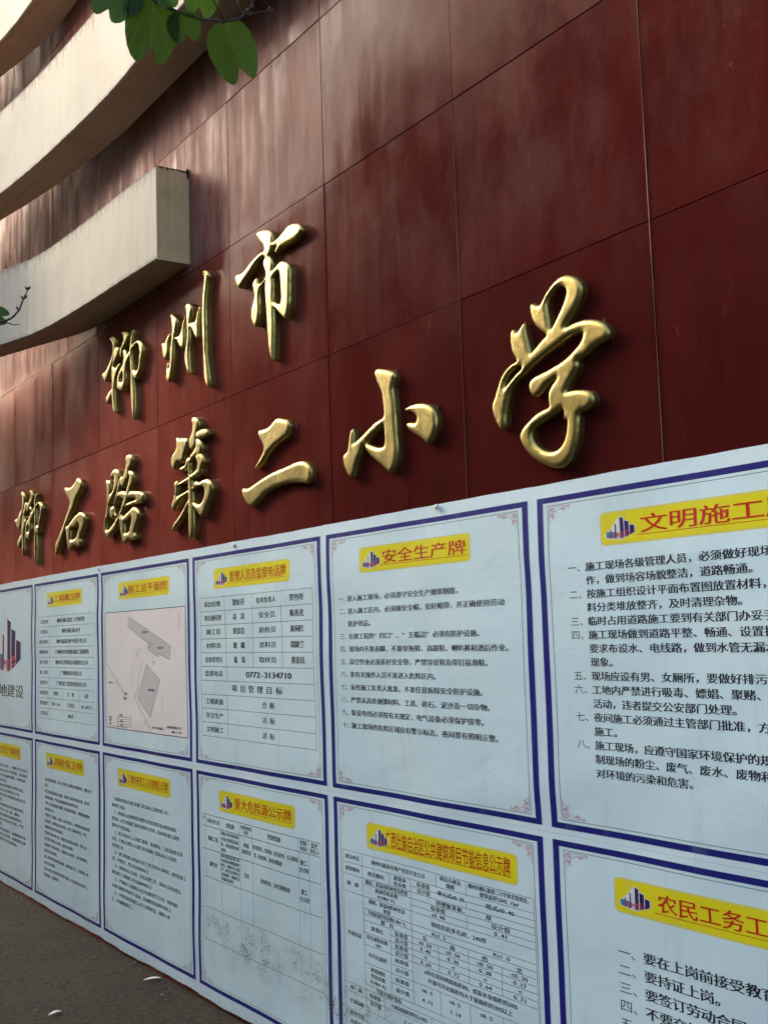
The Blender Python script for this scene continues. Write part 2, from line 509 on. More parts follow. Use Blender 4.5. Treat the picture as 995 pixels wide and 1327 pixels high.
def ledge(label, fas, inn, z0, z1, s_end):
    """projecting curved band: fas / inn = [(s, off)] of its outer face and of the back of its soffit"""
    fs, fo = np.array(fas).T; is_, io = np.array(inn).T
    o_ = np.argsort(fs); fs, fo = fs[o_], fo[o_]
    o_ = np.argsort(is_); is_, io = is_[o_], io[o_]
    ss = np.concatenate([np.arange(-9.5, s_end - .06, .09), [s_end]])
    # light smoothing of both curves
    def curve(xs, ys, q):
        y = sum(np.interp(q + d, xs, ys) for d in (-.14, -.07, 0, .07, .14)) / 5
        return y
    F = curve(fs, fo, ss); F[-1] = np.interp(s_end, fs, fo)
    I = curve(is_, io, ss); I = np.maximum(I, -.002)
    n = len(ss); nz = 4
    root = None
    # fascia: the painted outer face with a slightly rounded lower arris
    zf = np.concatenate([[z0, z0 + .006], np.linspace(z0 + .03, z1 - .012, nz), [z1 - .004, z1]])
    of = np.concatenate([[-.006, 0], np.zeros(nz), [0, -.006]])
    V = []; U = []
    for z, do in zip(zf, of):
        V.append(W(ss, np.full(n, z), F + do)); U.append(np.stack([ss, np.full(n, z)], 1))
    m = len(zf); idx = np.arange(n * m).reshape(m, n)
    f = np.stack([idx[:-1, :-1], idx[:-1, 1:], idx[1:, 1:], idx[1:, :-1]], -1).reshape(-1, 4).tolist()
    # back of band / top
    b = len(V) * n
    V.append(W(ss, np.full(n, z1), I)); U.append(np.stack([ss, np.full(n, z1)], 1))
    V.append(W(ss, np.full(n, z0), I)); U.append(np.stack([ss, np.full(n, z0)], 1))
    for k in range(n - 1):
        top = (m - 1) * n
        f.append([top + k, top + k + 1, b + k + 1, b + k])
        f.append([b + k, b + k + 1, b + n + k + 1, b + n + k])
    body = link_mesh("ledge", np.concatenate(V), f, mat_paint(*LEDGE_PAINT, z0, z1), wall, np.concatenate(U), smooth=False)
    tag(body, label)
    # soffit and end face butt against the body
    v = np.concatenate([W(ss, np.full(n, z0), F - .006), W(ss, np.full(n, z0), I)])
    ff = [[k, n + k, n + k + 1, k + 1] for k in range(n - 1)]
    link_mesh("soffit", v, ff, MAT_SOFFIT, body, np.stack([np.tile(ss, 2) * .10 + np.concatenate([F, I]), np.tile(ss, 2) * .8], 1))
    # end face, with its grimy rim
    e = s_end; Fe = F[-1]; nz = 8
    zz = np.linspace(z0, z1, nz + 1); nf = 4
    oo = np.linspace(-.01, Fe - .006, nf + 1)
    O, Z = np.meshgrid(oo, zz); O = O.ravel(); Z = Z.ravel()
    v = W(np.full(len(O), e) + rng.uniform(-.0008, .0008, len(O)), Z, O)
    i = np.arange(len(O)).reshape(nz + 1, nf + 1)
    ff = np.stack([i[:-1, :-1], i[:-1, 1:], i[1:, 1:], i[1:, :-1]], -1).reshape(-1, 4).tolist()
    # the rounded arris between end and fascia
    b = len(v)
    v = np.concatenate([v, W(np.full(nz + 1, e), zz, np.full(nz + 1, Fe - .006)), W(np.full(nz + 1, e - .002), zz, np.full(nz + 1, Fe))])
    uu = np.concatenate([np.stack([O * 1.0 + 7.3, Z], 1), np.stack([np.full(2 * nz + 2, 7.4), np.tile(zz, 2)], 1)])
    for k in range(nz): ff.append([b + k, b + nz + 1 + k, b + nz + 2 + k, b + k + 1])
    link_mesh("end_face", v, ff, MAT_LEDGE_END, body, uu)
    # black weathered drips of grime along the upper arris
    v = []; ff = []
    def blob(sa, sb, za, zb, off, axis):
        k = len(v)
        if axis == 's': pts = W([sa, sb, sb, sa], [za, za, zb, zb], off)
        else: pts = W([e + .0015] * 4, [za, za, zb, zb], [sa, sb, sb, sa])
        v.extend(pts.tolist()); ff.append([k, k + 1, k + 2, k + 3])
    for k in range(26):
        o0 = rng.uniform(0, Fe - .02); w = rng.uniform(.003, .012)
        blob(o0, o0 + w, z1 - .003 - rng.uniform(.001, .010), z1 - .001, 0, 'e')
    for k in range(6):
        o0 = rng.uniform(0, .02); z_ = z1 - .01 - .03 * rng.rand()
        blob(o0 * .3, o0 * .3 + .008, z_, z_ + .03, 0, 'e')
    link_mesh("grime_rim", v, ff, MAT_GRIME, body, kind_uv(len(v)))
    # hairline cracks / knocks in the fascia near its end
    return body


def kind_uv(n):
    return np.zeros((n, 2))


ledge('lowest cream ledge, ending in a stained square end above the small gilt characters',
      [(1.0, .17), (-2.4, .168), (-2.72, .185), (-2.95, .193), (-3.29, .205), (-3.59, .223), (-3.89, .248), (-4.12, .297), (-4.3, .362), (-4.6, .455), (-5.2, .60), (-6.0, .74), (-9.6, .9)],
      [(1.0, 0), (-3.55, 0), (-3.82, .02), (-4.07, .113), (-4.32, .193), (-4.59, .283), (-5.2, .42), (-6, .55), (-9.6, .7)], 3.365, 3.822, -2.385)
ledge('middle cream ledge, brightly lit, crossing behind the hanging leaves',
      [(1.0, .25), (-2.04, .252), (-2.36, .240), (-2.77, .228), (-3.03, .233), (-3.36, .248), (-3.65, .262), (-3.96, .282), (-4.43, .331), (-5, .41), (-6, .54), (-9.6, .8)],
      [(1.0, 0), (-3.2, 0), (-3.62, .031), (-4.0, .066), (-4.57, .149), (-4.87, .211), (-6, .36), (-9.6, .6)], 4.34, 4.87, -0.95)
ledge('topmost cream ledge in the upper left corner',
      [(1.0, .22), (-3.7, .225), (-4.08, .23), (-4.42, .24), (-4.69, .262), (-5.5, .35), (-6.5, .45), (-9.6, .6)],
      [(1.0, 0), (-4.1, 0), (-4.37, .01), (-4.74, .048), (-5.16, .132), (-6, .24), (-9.6, .45)], 5.46, 6.0, 0.3)
GLYPHS={
'xue':(-146,2044,[
 ('+',[352,542,386,527,409,505,415,482,402,455,379,431,356,411,339,394,377,397,413,397,449,390,483,375,505,355,511,337,500,321,473,317,446,310,418,297,384,290,383,271,363,249,340,228,329,211,357,210,399,203,429,191,439,173,432,155,410,144,380,140,375,114,370,85,358,53,337,22,311,5,279,0,235,13,190,35,152,65,130,93,123,116,137,137,165,154,207,172,257,180,255,205,260,226,281,246,297,258,271,252,248,244,230,229,203,220,184,229,173,252,180,271,201,280,241,285,287,293,332,303,368,319,397,336,410,355,408,364,387,367,352,364,310,352,258,337,203,318,154,296,119,283,89,261,77,234,63,195,58,163,45,149,25,162,6,196,0,229,13,250,25,271,46,305,72,327,102,339,126,343,107,370,99,404,101,432,109,443,121,436,129,427,147,439,163,453,169,425,178,391,189,354,213,365,248,384,261,389,236,409,211,433,197,464,194,492,202,499,235,485,260,506,291,529,324,542]),
 ('-',[344,509,322,515,296,508,274,493,267,475,272,445,276,413,283,404,303,424,324,447,341,469,351,491]),
 ('-',[146,323,118,327,86,313,66,291,63,274,84,285,113,302,142,315]),
 ('-',[310,166,278,157,238,146,190,132,176,112,187,88,219,63,257,51,290,55,313,73,324,97,329,126,325,133,307,137,318,148]),
]),
'xiao':(-1019,2144,[
 ('+',[243,377,280,368,321,355,350,340,354,326,345,308,337,287,342,256,346,217,349,179,351,133,355,87,350,51,335,19,313,0,293,4,261,27,220,52,180,77,156,102,143,122,123,95,96,64,75,23,56,12,34,24,9,56,0,89,5,105,32,115,41,143,54,177,68,193,76,178,76,138,112,148,171,170,221,189,274,199,278,226,274,257,266,293,243,325,229,355,230,372]),
 ('-',[275,174,226,155,169,133,164,124,196,110,237,98,268,97,278,107,278,141]),
 ('p',[393,203,431,209,470,210,507,205,543,193,567,177,581,157,585,131,581,107,567,87,551,70,532,65,514,74,488,93,457,110,429,128,411,146,408,153,428,154,466,148,476,161,461,176,436,190]),
]),
'er':(-1842,2138,[
 ('+',[324,334,374,322,408,312,428,293,424,273,409,250,370,241,326,232,289,222,259,209,221,189,183,166,129,154,120,161,145,175,176,196,204,220,198,246,169,279,155,305,166,310,219,307,264,314,294,326]),
 ('p',[8,86,55,80,110,90,187,105,262,117,335,123,406,128,462,133,503,133,536,127,569,111,587,90,589,64,575,42,552,39,499,49,445,56,389,59,332,56,267,50,207,39,168,22,122,6,83,0,52,10,18,39,0,71]),
]),
'di':(-2579,2051,[
 ('p',[71,500,107,488,175,479,203,470,208,453,190,423,167,399,155,377,137,367,115,373,80,373,62,352,39,348,20,365,11,392,30,418,59,433,81,454,78,478]),
 ('+',[267,562,304,554,328,535,330,512,313,487,301,457,294,426,267,411,237,414,223,432,228,464,253,492,267,518,255,548]),
 ('+',[313,485,361,491,413,482,428,466,417,450,375,450,327,449,296,465]),
 ('+',[301,457,343,441,363,413,348,381,303,374,259,367,229,362,229,385,266,403,294,421]),
 ('+',[330,388,372,364,381,336,354,312,348,290,299,279,234,273,156,267,88,263,77,274,146,284,213,294,268,306,306,319,307,346,287,372]),
 ('+',[211,383,236,370,235,356,187,335,147,326,108,334,102,346,137,349,176,355,188,377]),
 ('+',[66,291,86,282,90,254,80,217,80,189,56,163,32,151,13,163,16,186,40,212,56,244,42,278]),
 ('+',[75,213,144,224,222,233,266,244,266,258,293,260,320,251,373,258,415,254,450,237,461,209,442,171,410,139,372,103,346,90,309,109,262,141,236,165,263,166,311,152,353,159,375,179,384,205,367,225,319,230,265,226,199,217,131,202,85,179,44,162,33,175,63,200]),
 ('+',[213,368,232,357,236,310,247,262,255,192,259,123,256,41,235,0,216,4,204,46,203,129,205,198,208,267,207,314]),
 ('+',[215,188,208,165,168,128,116,96,59,73,12,56,0,62,36,90,94,117,152,153,187,177]),
]),
'lu':(-3477,2098,[
 ('+',[168,407,212,397,233,376,236,344,218,314,187,285,148,262,108,238,80,220,63,243,60,272,92,280,138,299,155,330,159,366,128,366,94,360,106,381,135,402]),
 ('+',[32,365,94,354,105,336,104,303,92,272,86,248,66,230,52,252,53,293,42,336]),
 ('+',[75,241,70,168,42,147,32,107,41,93,88,97,145,120,189,142,244,167,283,202,300,224,310,200,277,167,216,134,188,96,160,79,110,67,82,49,42,55,8,80,0,118,16,157,39,192,55,235]),
 ('+',[260,361,268,348,246,303,223,273,195,240,167,207,144,205,153,229,184,270,206,299,223,329,246,351]),
 ('+',[130,213,152,200,157,180,184,157,173,140,151,158,134,142,106,152,92,182,102,206]),
 ('+',[369,457,410,446,420,423,404,393,372,370,361,336,334,324,301,300,280,295,253,310,254,342,292,357,325,392,336,422,323,436,337,454]),
 ('+',[367,371,408,365,434,342,433,311,406,287,385,262,358,242,336,212,309,192,266,168,244,139,216,134,223,161,256,189,283,218,311,247,333,276,360,308,376,338,351,365]),
 ('+',[204,275,269,278,343,263,416,260,507,248,562,230,566,210,556,192,516,189,445,191,362,190,304,184,310,202,394,208,466,210,456,219,405,226,342,228,289,230,236,248,186,241,198,264]),
 ('+',[424,177,475,162,504,136,493,106,462,75,436,46,456,29,445,7,409,8,357,16,326,5,294,0,273,17,252,58,237,100,227,136,255,158,274,142,330,154,382,168]),
 ('-',[397,128,350,117,296,106,301,74,300,54,358,55,380,75,398,104]),
]),
'shi':(-4300,2118,[
 ('+',[400,415,449,400,475,374,464,346,415,319,371,298,337,257,281,218,246,188,201,162,166,124,119,83,59,30,23,0,2,15,0,62,48,96,107,137,166,184,224,235,270,287,248,312,191,349,167,386,203,384,260,374,328,385,373,406]),
 ('+',[457,212,510,195,530,171,514,136,482,100,443,63,459,43,432,18,367,29,312,26,267,9,238,16,216,59,200,106,183,153,235,159,280,174,336,194,402,210]),
 ('-',[407,154,357,136,280,133,273,99,273,70,323,67,379,79,406,106,428,134]),
]),
'liu2':(-5154,2078,[
 ('+',[140,495,170,505,214,488,243,465,236,431,214,394,184,354,155,304,125,268,79,267,49,292,0,330,26,337,64,339,125,373,177,398,184,441,170,474]),
 ('+',[236,423,280,422,308,402,272,367,228,341,250,312,279,331,301,325,265,298,236,262,219,211,224,124,206,78,181,106,174,171,163,233,169,303,199,365]),
 ('+',[184,232,177,189,125,149,87,143,72,180,95,200,140,222]),
 ('+',[330,492,373,489,415,467,429,442,394,409,330,382,308,354,279,361,284,387,330,425,366,451]),
 ('+',[323,396,373,378,387,350,450,378,464,351,408,314,372,283,372,241,344,200,329,176,286,182,250,204,246,252,272,293,330,322,358,349]),
 ('-',[322,271,289,252,289,231,315,229,332,249]),
 ('+',[450,369,485,395,540,398,594,379,614,352,593,316,566,273,538,225,525,199,484,201,456,233,484,256,518,248,532,285,559,328,553,362,526,380,485,370,464,347]),
 ('+',[482,457,502,453,482,417,475,358,484,289,473,231,481,146,480,62,472,0,450,31,436,129,439,234,443,340,440,404,460,440]),
]),
'shi4':(-1853,2712,[
 ('+',[202,574,246,571,311,553,344,528,347,496,336,461,315,443,295,434,266,453,261,459,205,446,152,422,98,402,55,384,33,380,12,401,0,434,14,446,68,440,132,457,206,475,272,477,268,496,229,532,210,555]),
 ('+',[332,491,396,495,444,509,483,518,529,512,569,495,588,471,576,454,535,446,479,446,422,447,384,442,354,439,370,455,385,463,336,473]),
 ('+',[301,445,329,427,343,401,337,374,344,315,339,259,342,173,336,80,326,0,316,0,297,51,286,130,280,213,273,286,273,335,282,371,262,415,265,438]),
 ('+',[306,357,251,345,230,322,220,291,220,228,198,180,180,175,157,195,143,232,155,268,177,302,169,334,165,364,197,381,221,349,262,357,292,370]),
 ('+',[322,369,361,379,410,391,457,373,483,347,483,305,478,242,471,188,445,144,418,157,372,194,325,230,331,247,392,218,407,232,405,289,398,348,379,353,330,338,321,353]),
]),
'zhou':(-2662,2718,[
 ('p',[0,327,41,317,59,332,95,351,106,342,88,306,80,260,50,231,21,245,11,285]),
 ('+',[113,447,155,425,188,396,184,368,169,335,150,292,140,224,123,166,105,123,79,115,53,133,54,171,67,211,79,208,78,180,95,191,103,255,120,308,130,367,120,412]),
 ('+',[145,319,202,313,236,328,253,361,277,395,282,387,269,339,273,292,260,244,238,243,206,265,184,296,145,308]),
 ('q',[306,446,333,439,361,413,352,383,334,341,332,273,319,217,322,161,331,109,320,102,294,126,272,176,276,217,300,276,300,341,298,396,287,432]),
 ('q',[318,345,377,340,404,343,421,375,432,399,442,392,436,353,429,310,427,256,406,251,385,270,355,309,318,327]),
 ('r',[485,555,520,545,548,517,534,489,522,448,509,388,507,318,509,246,506,175,519,119,532,59,535,14,525,0,500,17,481,60,479,128,474,196,467,287,471,376,480,441,493,492,494,523,469,543]),
]),
'liu1':(-3497,2723,[
 ('+',[132,511,183,511,221,490,232,462,214,429,197,396,168,361,127,319,81,287,58,280,29,301,0,341,24,334,82,349,140,383,175,417,176,454,154,484,129,499]),
 ('+',[215,437,270,427,275,410,252,384,219,366,184,340,218,327,262,341,278,333,250,302,222,275,199,226,197,177,207,122,217,87,195,81,173,99,163,142,153,198,160,254,156,309,162,345,185,386]),
 ('+',[165,224,158,188,124,162,89,151,69,168,73,192,114,214]),
 ('+',[299,500,348,498,395,480,411,458,389,435,351,415,318,398,301,361,279,370,280,398,297,423,325,445,331,468]),
 ('+',[340,401,372,382,382,364,424,378,445,362,413,337,380,315,358,280,352,233,335,195,302,184,248,200,232,224,238,263,272,297,316,321,333,354,323,385]),
 ('-',[313,281,282,263,276,239,303,230,320,251]),
 ('+',[435,380,467,401,529,406,574,388,599,359,597,324,576,289,560,250,534,220,498,207,462,226,453,260,474,264,504,249,530,260,546,300,553,338,538,373,513,391,477,387,445,366]),
 ('+',[464,477,477,470,468,433,456,387,444,342,459,283,462,226,476,164,480,104,478,45,466,0,451,10,437,72,429,153,431,233,423,314,419,375,431,433,448,465]),
]),
}


# ------------------------------------------------------------------ gilt characters
def smooth_poly(p, sub=4):
    """closed Catmull-Rom through the points, corners kept where they are sharp"""
    p = np.asarray(p, float); n = len(p); out = []
    a = np.roll(p, 1, 0); c = np.roll(p, -1, 0)
    d1 = (p - a) / (np.linalg.norm(p - a, axis=1)[:, None] + 1e-9); d2 = (c - p) / (np.linalg.norm(c - p, axis=1)[:, None] + 1e-9)
    sharp = (d1 * d2).sum(1) < .15
    tan = (c - a) / 2
    tan[sharp] *= .25
    for i in range(n):
        j = (i + 1) % n
        L = np.linalg.norm(p[j] - p[i])
        m0, m1 = tan[i].copy(), tan[j].copy()
        for mm in (m0, m1):
            q = np.linalg.norm(mm)
            if q > L * 1.1: mm *= L * 1.1 / q
        for k in range(sub):
            t = k / sub
            out.append((2 * t**3 - 3 * t**2 + 1) * p[i] + (t**3 - 2 * t**2 + t) * m0 + (-2 * t**3 + 3 * t**2) * p[j] + (t**3 - t**2) * m1)
    return np.array(out)


def poly_sdf(poly, X, Y):
    """positive inside"""
    a = poly; b = np.roll(poly, -1, 0)
    d = np.full(X.shape, 1e9); ins = np.zeros(X.shape, bool)
    for (ax, ay), (bx, by) in zip(a, b):
        ex, ey = bx - ax, by - ay
        L = ex * ex + ey * ey + 1e-12
        t = np.clip(((X - ax) * ex + (Y - ay) * ey) / L, 0, 1)
        d = np.minimum(d, (X - ax - t * ex) ** 2 + (Y - ay - t * ey) ** 2)
        if ay != by:
            cond = (ay > Y) != (by > Y)
            ins ^= cond & (X < ex * (Y - ay) / (by - ay) + ax)
    return np.where(ins, np.sqrt(d), -np.sqrt(d))


def stroke_mesh(name, polys, s0, z0, parent, T=.026, B=.0105, h=4.5):
    """pillow-fronted casting with straight sides; polys in mm relative to (s0, z0)"""
    P_ = [(m, smooth_poly(np.array(q).reshape(-1, 2))) for m, q in polys]
    allp = np.concatenate([q for m, q in P_ if m != '-'])
    lo, hi = allp.min(0) - 3 * h, allp.max(0) + 3 * h
    xs = np.arange(lo[0], hi[0] + h, h); ys = np.arange(lo[1], hi[1] + h, h)
    X, Y = np.meshgrid(xs, ys)
    sd = np.full(X.shape, -1e3)
    bul = np.zeros(X.shape)
    for m, q in P_:
        d = poly_sdf(q, X, Y)
        if m == '-': sd = np.minimum(sd, -d)
        else: sd = np.maximum(sd, d)
    w = 15.0
    u = np.clip(sd / w, 0, 1)
    H = np.sqrt(np.clip(1 - (1 - u) ** 2, 0, 1))
    # a soft blur so that ridges are not knife-edged
    for _ in range(2):
        H[1:-1, 1:-1] = (H[1:-1, 1:-1] * 2 + H[:-2, 1:-1] + H[2:, 1:-1] + H[1:-1, :-2] + H[1:-1, 2:]) / 6
    verts = []; key = {}
    def vert(k, x, y, hh):
        if k not in key:
            key[k] = len(verts); verts.append((x, y, hh))
        return key[k]
    faces = []
    ny, nx = X.shape
    ins = sd > 0
    for j in range(ny - 1):
        for i in range(nx - 1):
            c = ((j, i), (j, i + 1), (j + 1, i + 1), (j + 1, i))
            fl = [ins[q] for q in c]
            if not any(fl): continue
            loop = []
            for q in range(4):
                a, b = c[q], c[(q + 1) % 4]
                if ins[a]: loop.append(vert(a, X[a], Y[a], H[a]))
                if ins[a] != ins[b]:
                    t = sd[a] / (sd[a] - sd[b]); kk = (min(a, b), max(a, b))
                    loop.append(vert(kk, X[a] + t * (X[b] - X[a]), Y[a] + t * (Y[b] - Y[a]), 0.0))
            if len(loop) > 2: faces.append(loop)
    # boundary
    ed = {}
    for f in faces:
        for a, b in zip(f, f[1:] + f[:1]):
            if (b, a) in ed: del ed[(b, a)]
            else: ed[(a, b)] = 1
    V = np.array(verts)
    nb = {}
    base = len(V); extra = []
    def bot(a, lvl):
        if (a, lvl) not in nb:
            nb[(a, lvl)] = base + len(extra); extra.append((V[a, 0], V[a, 1], lvl))
        return nb[(a, lvl)]
    for (a, b) in ed:
        faces.append([b, a, bot(a, -1), bot(b, -1)])
        faces.append([bot(b, -1), bot(a, -1), bot(a, -2), bot(b, -2)])
    E = np.array(extra)
    S = np.concatenate([V[:, 0], E[:, 0]]) / 1000 + s0 / 1000
    Z = np.concatenate([V[:, 1], E[:, 1]]) / 1000 + z0 / 1000
    off = np.concatenate([T + B * V[:, 2], np.where(E[:, 2] == -1, T - .003, .0)])
    o = link_mesh(name, W(S, Z, off), faces, MAT_BRASS, parent, np.stack([S, Z], 1), smooth=True)
    o.data.set_sharp_from_angle(angle=R(38))
    return o


CH = {  # which = key in GLYPHS: label, mounting pins (s, z) in metres
 'liu1': ('gilt brass character 柳, first of the three in the upper row, just under the ledge', []),
 'zhou': ('gilt brass character 州 with a tall right stroke, under the stained end of the lowest ledge', []),
 'shi4': ('bright gilt brass character 市, highest and last of the upper row', []),
 'liu2': ('gilt brass character 柳 at the left end of the lower row', []),
 'shi': ('gilt brass character 石, second in the lower row', []),
 'lu': ('gilt brass character 路, third in the lower row', []),
 'di': ('gilt brass character 第 in the middle of the lower row', []),
 'er': ('gilt brass character 二, two thick separate strokes', [(-1.388, 2.424)]),
 'xiao': ('darker gilt brass character 小 with a hooked right dot', [(-.678, 2.492), (-.448, 2.322)]),
 'xue': ('dark gilt brass character 学, largest of all, at the right end of the lower row', [(.334, 2.422)]),
}
for key, (label, pins) in CH.items():
    s0, z0, polys = GLYPHS[key]
    groups = {}
    cur = '+'
    for m, q in polys:
        if m != '-': cur = m
        groups.setdefault(cur, []).append((m, q))
    root = empty("brass_character", W((s0 + 250) / 1000, z0 / 1000, 0)[0])
    tag(root, label, 'character', group='gilt characters of the school name on the red wall')
    for g_, pl in groups.items():
        stroke_mesh("stroke", pl, s0, z0, root, T=.020 if key in ("xue", "xiao", "er") else .027)
    for (ps, pz) in pins:
        # short rusty fixing hook behind the upper edge
        v = []; f = []
        path = [(ps, pz - .012, .008), (ps, pz + .006, .008), (ps + .001, pz + .008, .004), (ps + .001, pz + .008, -.002)]
        for i, (a, b_, c_) in enumerate(path):
            for k in range(6):
                an = k * math.pi / 3
                v.append(W(a + .0025 * math.cos(an), b_ + .0025 * math.sin(an) * .6, c_ + .0025 * math.sin(an))[0])
            if i:
                for k in range(6):
                    f.append([(i - 1) * 6 + k, (i - 1) * 6 + (k + 1) % 6, i * 6 + (k + 1) % 6, i * 6 + k])
        link_mesh("fixing_hook", v, f, MAT_IRON, root, kind_uv(len(v)))


# ------------------------------------------------------------------ printed notices
_G = {}
_REF = []
def load_glyphs(chars):
    cu = bpy.data.curves.new("glyph_tmp", 'FONT')
    cu.resolution_u = 2
    ob = bpy.data.objects.new("glyph_tmp", cu)
    SC.collection.objects.link(ob)
    ref = _REF[0] if _REF else None
    for ch in ([] if _REF else ['国']) + sorted(set(chars) - {' ', '　', '国'} - set(_G)):
        cu.body = ch
        ob.update_tag()
        dg = bpy.context.evaluated_depsgraph_get()
        me = ob.evaluated_get(dg).to_mesh()
        n = len(me.vertices)
        co = np.empty(n * 3); me.vertices.foreach_get("co", co)
        co = co.reshape(-1, 3)[:, :2]
        fs = [tuple(p.vertices) for p in me.polygons]
        ob.evaluated_get(dg).to_mesh_clear()
        if n == 0:
            _G[ch] = (np.zeros((0, 2)), []); continue
        if ref is None:
            lo, hi = co.min(0), co.max(0)
            ref = (lo, .84 / (hi[0] - lo[0]), .90 / (hi[1] - lo[1]))
            _REF.append(ref)
        co = (co - ref[0]) * np.array([ref[1], ref[2]]) + np.array([.08, .05])
        if ord(ch) < 0x2000 or ch in '≤≥²':
            w = co[:, 0].max() - co[:, 0].min()
            co[:, 0] -= co[:, 0].min() - max(0, (.5 - w) / 2)
        _G[ch] = (co, fs)
    bpy.data.objects.remove(ob)
    bpy.data.curves.remove(cu)


def adv(ch):
    if ch == ' ': return .5
    return .5 if (ord(ch) < 0x2000 or ch in '≤≥²') else 1.0


def off_at(S, Z, layer):
    return wrinkle(S, Z) + layer * .0005


class Notice:
    def __init__(s, col, row, label, cat='notice'):
        s.sb = (col - 5) * P
        s.zt = 1.968 - row * .966          # top of the blue border
        s.row = row
        ztop = 2.0075 if row == 0 else 1.0186
        zbot = 1.0192 if row == 0 else 0.021
        s.root = empty("printed_notice", W(s.sb + P / 2, zbot)[0])
        tag(s.root, label, cat, group='printed site notices pasted on the wall')
        j1, j2 = rng.uniform(-.0016, .0016, 2)
        def offf(S, Z):
            o = wrinkle(S, Z)
            e = np.minimum(S - s.sb, s.sb + P - S)
            return o
        v, f, uv = sheet_grid(s.sb + .0004, s.sb + P - .0004, zbot, ztop, 46, 40, offf, thick=.0015)
        # small unevenness of the cut edge
        top = np.abs(uv[:, 1] - ztop) < 1e-6
        if row == 0:
            dz = j1 * .8 + .0006 * np.sin(uv[:, 0] * 7 + col) + .0004 * np.sin(uv[:, 0] * 31 + 2 * col)
            v[top, 2] += dz[top]
        bot = np.abs(uv[:, 1] - zbot) < 1e-6
        if row == 1:
            dz = j2 + .004 * np.sin(uv[:, 0] * 5 + col) + .0015 * np.sin(uv[:, 0] * 27)
            v[bot, 2] += dz[bot]
        link_mesh("sheet", v, f, MAT_MARGIN, s.root, uv, smooth=False)
        # printed ground, blue border, thin inner rule, corner scrolls
        g, bw, bh = .0208, .0255, .0165
        u0, u1, z0, z1 = g, P - g, s.zt - .933, s.zt
        s.flat("border", [(u0, u1, z1 - bh, z1), (u0, u1, z0, z0 + bh), (u0, u0 + bw, z0 + bh, z1 - bh), (u1 - bw, u1, z0 + bh, z1 - bh)], MAT_BLUE, 1)
        s.flat("printed_ground", [(u0 + bw, u1 - bw, z0 + bh, z1 - bh)], MAT_VINYL, .5)
        a, b, c, d = .0645, P - .0645, z0 + .0245, z1 - .0245
        t = .0016
        s.flat("inner_rule", [(a, b, d - t, d), (a, b, c, c + t), (a, a + t * 1.5, c, d), (b - t * 1.5, b, c, d)], MAT_GREY, 1)
        for sx, sz, uu, zz in ((1, -1, a + .006, d - .004), (-1, -1, b - .006, d - .004), (1, 1, a + .006, c + .004), (-1, 1, b - .006, c + .004)):
            s.scroll(uu, zz, sx, sz)

    def flat(s, name, rects, mat, layer, parent=None, step=.03):
        V, F, U = [], [], []; b = 0
        for (u0, u1, z0, z1) in rects:
            v, f, uv = sheet_grid(s.sb + u0, s.sb + u1, z0, z1, max(1, int((u1 - u0) / step + .99)), max(1, int((z1 - z0) / step + .99)), lambda S, Z: off_at(S, Z, layer))
            V.append(v); U.append(uv); F += [[q + b for q in ff] for ff in f]; b += len(v)
        return link_mesh(name, np.concatenate(V), F, mat, parent or s.root, np.concatenate(U))

    def lines(s, name, segs, t, mat, layer, parent=None):
        """thin printed rules between (u, z) points"""
        V, F = [], []
        for (u0, z0, u1, z1) in segs:
            L = math.hypot(u1 - u0, z1 - z0)
            if L < 1e-6: continue
            nx, nz = -(z1 - z0) / L, (u1 - u0) / L
            n = max(1, int(L / .06))
            k = len(V)
            for i in range(n + 1):
                a = i / n; u = u0 + (u1 - u0) * a; z = z0 + (z1 - z0) * a
                V.append((u + nx * t * .7, z + nz * t / 2)); V.append((u - nx * t * .7, z - nz * t / 2))
                if i: F.append([k + 2 * i - 2, k + 2 * i - 1, k + 2 * i + 1, k + 2 * i])
        V = np.array(V); S = s.sb + V[:, 0]
        return link_mesh(name, W(S, V[:, 1], off_at(S, V[:, 1], layer)), F, mat, parent or s.root, np.stack([S, V[:, 1]], 1))

    def poly(s, name, polys, mat, layer, parent=None):
        V, F = [], []
        for p in polys:
            k = len(V)
            if max(q[0] for q in p) - min(q[0] for q in p) < .03:
                V += list(p); F.append(list(range(k, k + len(p))))
            else:
                v, f = s.columns(p)
                V += v; F += [[q + k for q in ff] for ff in f]
        V = np.array(V); S = s.sb + V[:, 0]
        return link_mesh(name, W(S, V[:, 1], off_at(S, V[:, 1], layer)), F, mat, parent or s.root, np.stack([S, V[:, 1]], 1))

    def scroll(s, u, z, sx, sz):
        """corner ornament: curling tendrils"""
        V, F = [], []
        def rib(pts, w):
            k = len(V); n = len(pts)
            for i, (x, y) in enumerate(pts):
                x0, y0 = pts[max(0, i - 1)]; x1, y1 = pts[min(n - 1, i + 1)]
                L = math.hypot(x1 - x0, y1 - y0) + 1e-9; nx, ny = -(y1 - y0) / L, (x1 - x0) / L
                ww = w * (.55 + .45 * math.sin(math.pi * i / (n - 1)))
                V.append((u + sx * 1.75 * (x + nx * ww), z + sz * (y + ny * ww))); V.append((u + sx * 1.75 * (x - nx * ww), z + sz * (y - ny * ww)))
                if i: F.append([k + 2 * i - 2, k + 2 * i - 1, k + 2 * i + 1, k + 2 * i])
        def spiral(cx, cy, r, a0, turns, w, squash=1.0):
            n = int(14 * turns) + 3
            rib([(cx + r * (1 - .8 * i / n) * math.cos(a0 + 6.283 * turns * i / n), cy + squash * r * (1 - .8 * i / n) * math.sin(a0 + 6.283 * turns * i / n)) for i in range(n + 1)], w)
        w = .00075
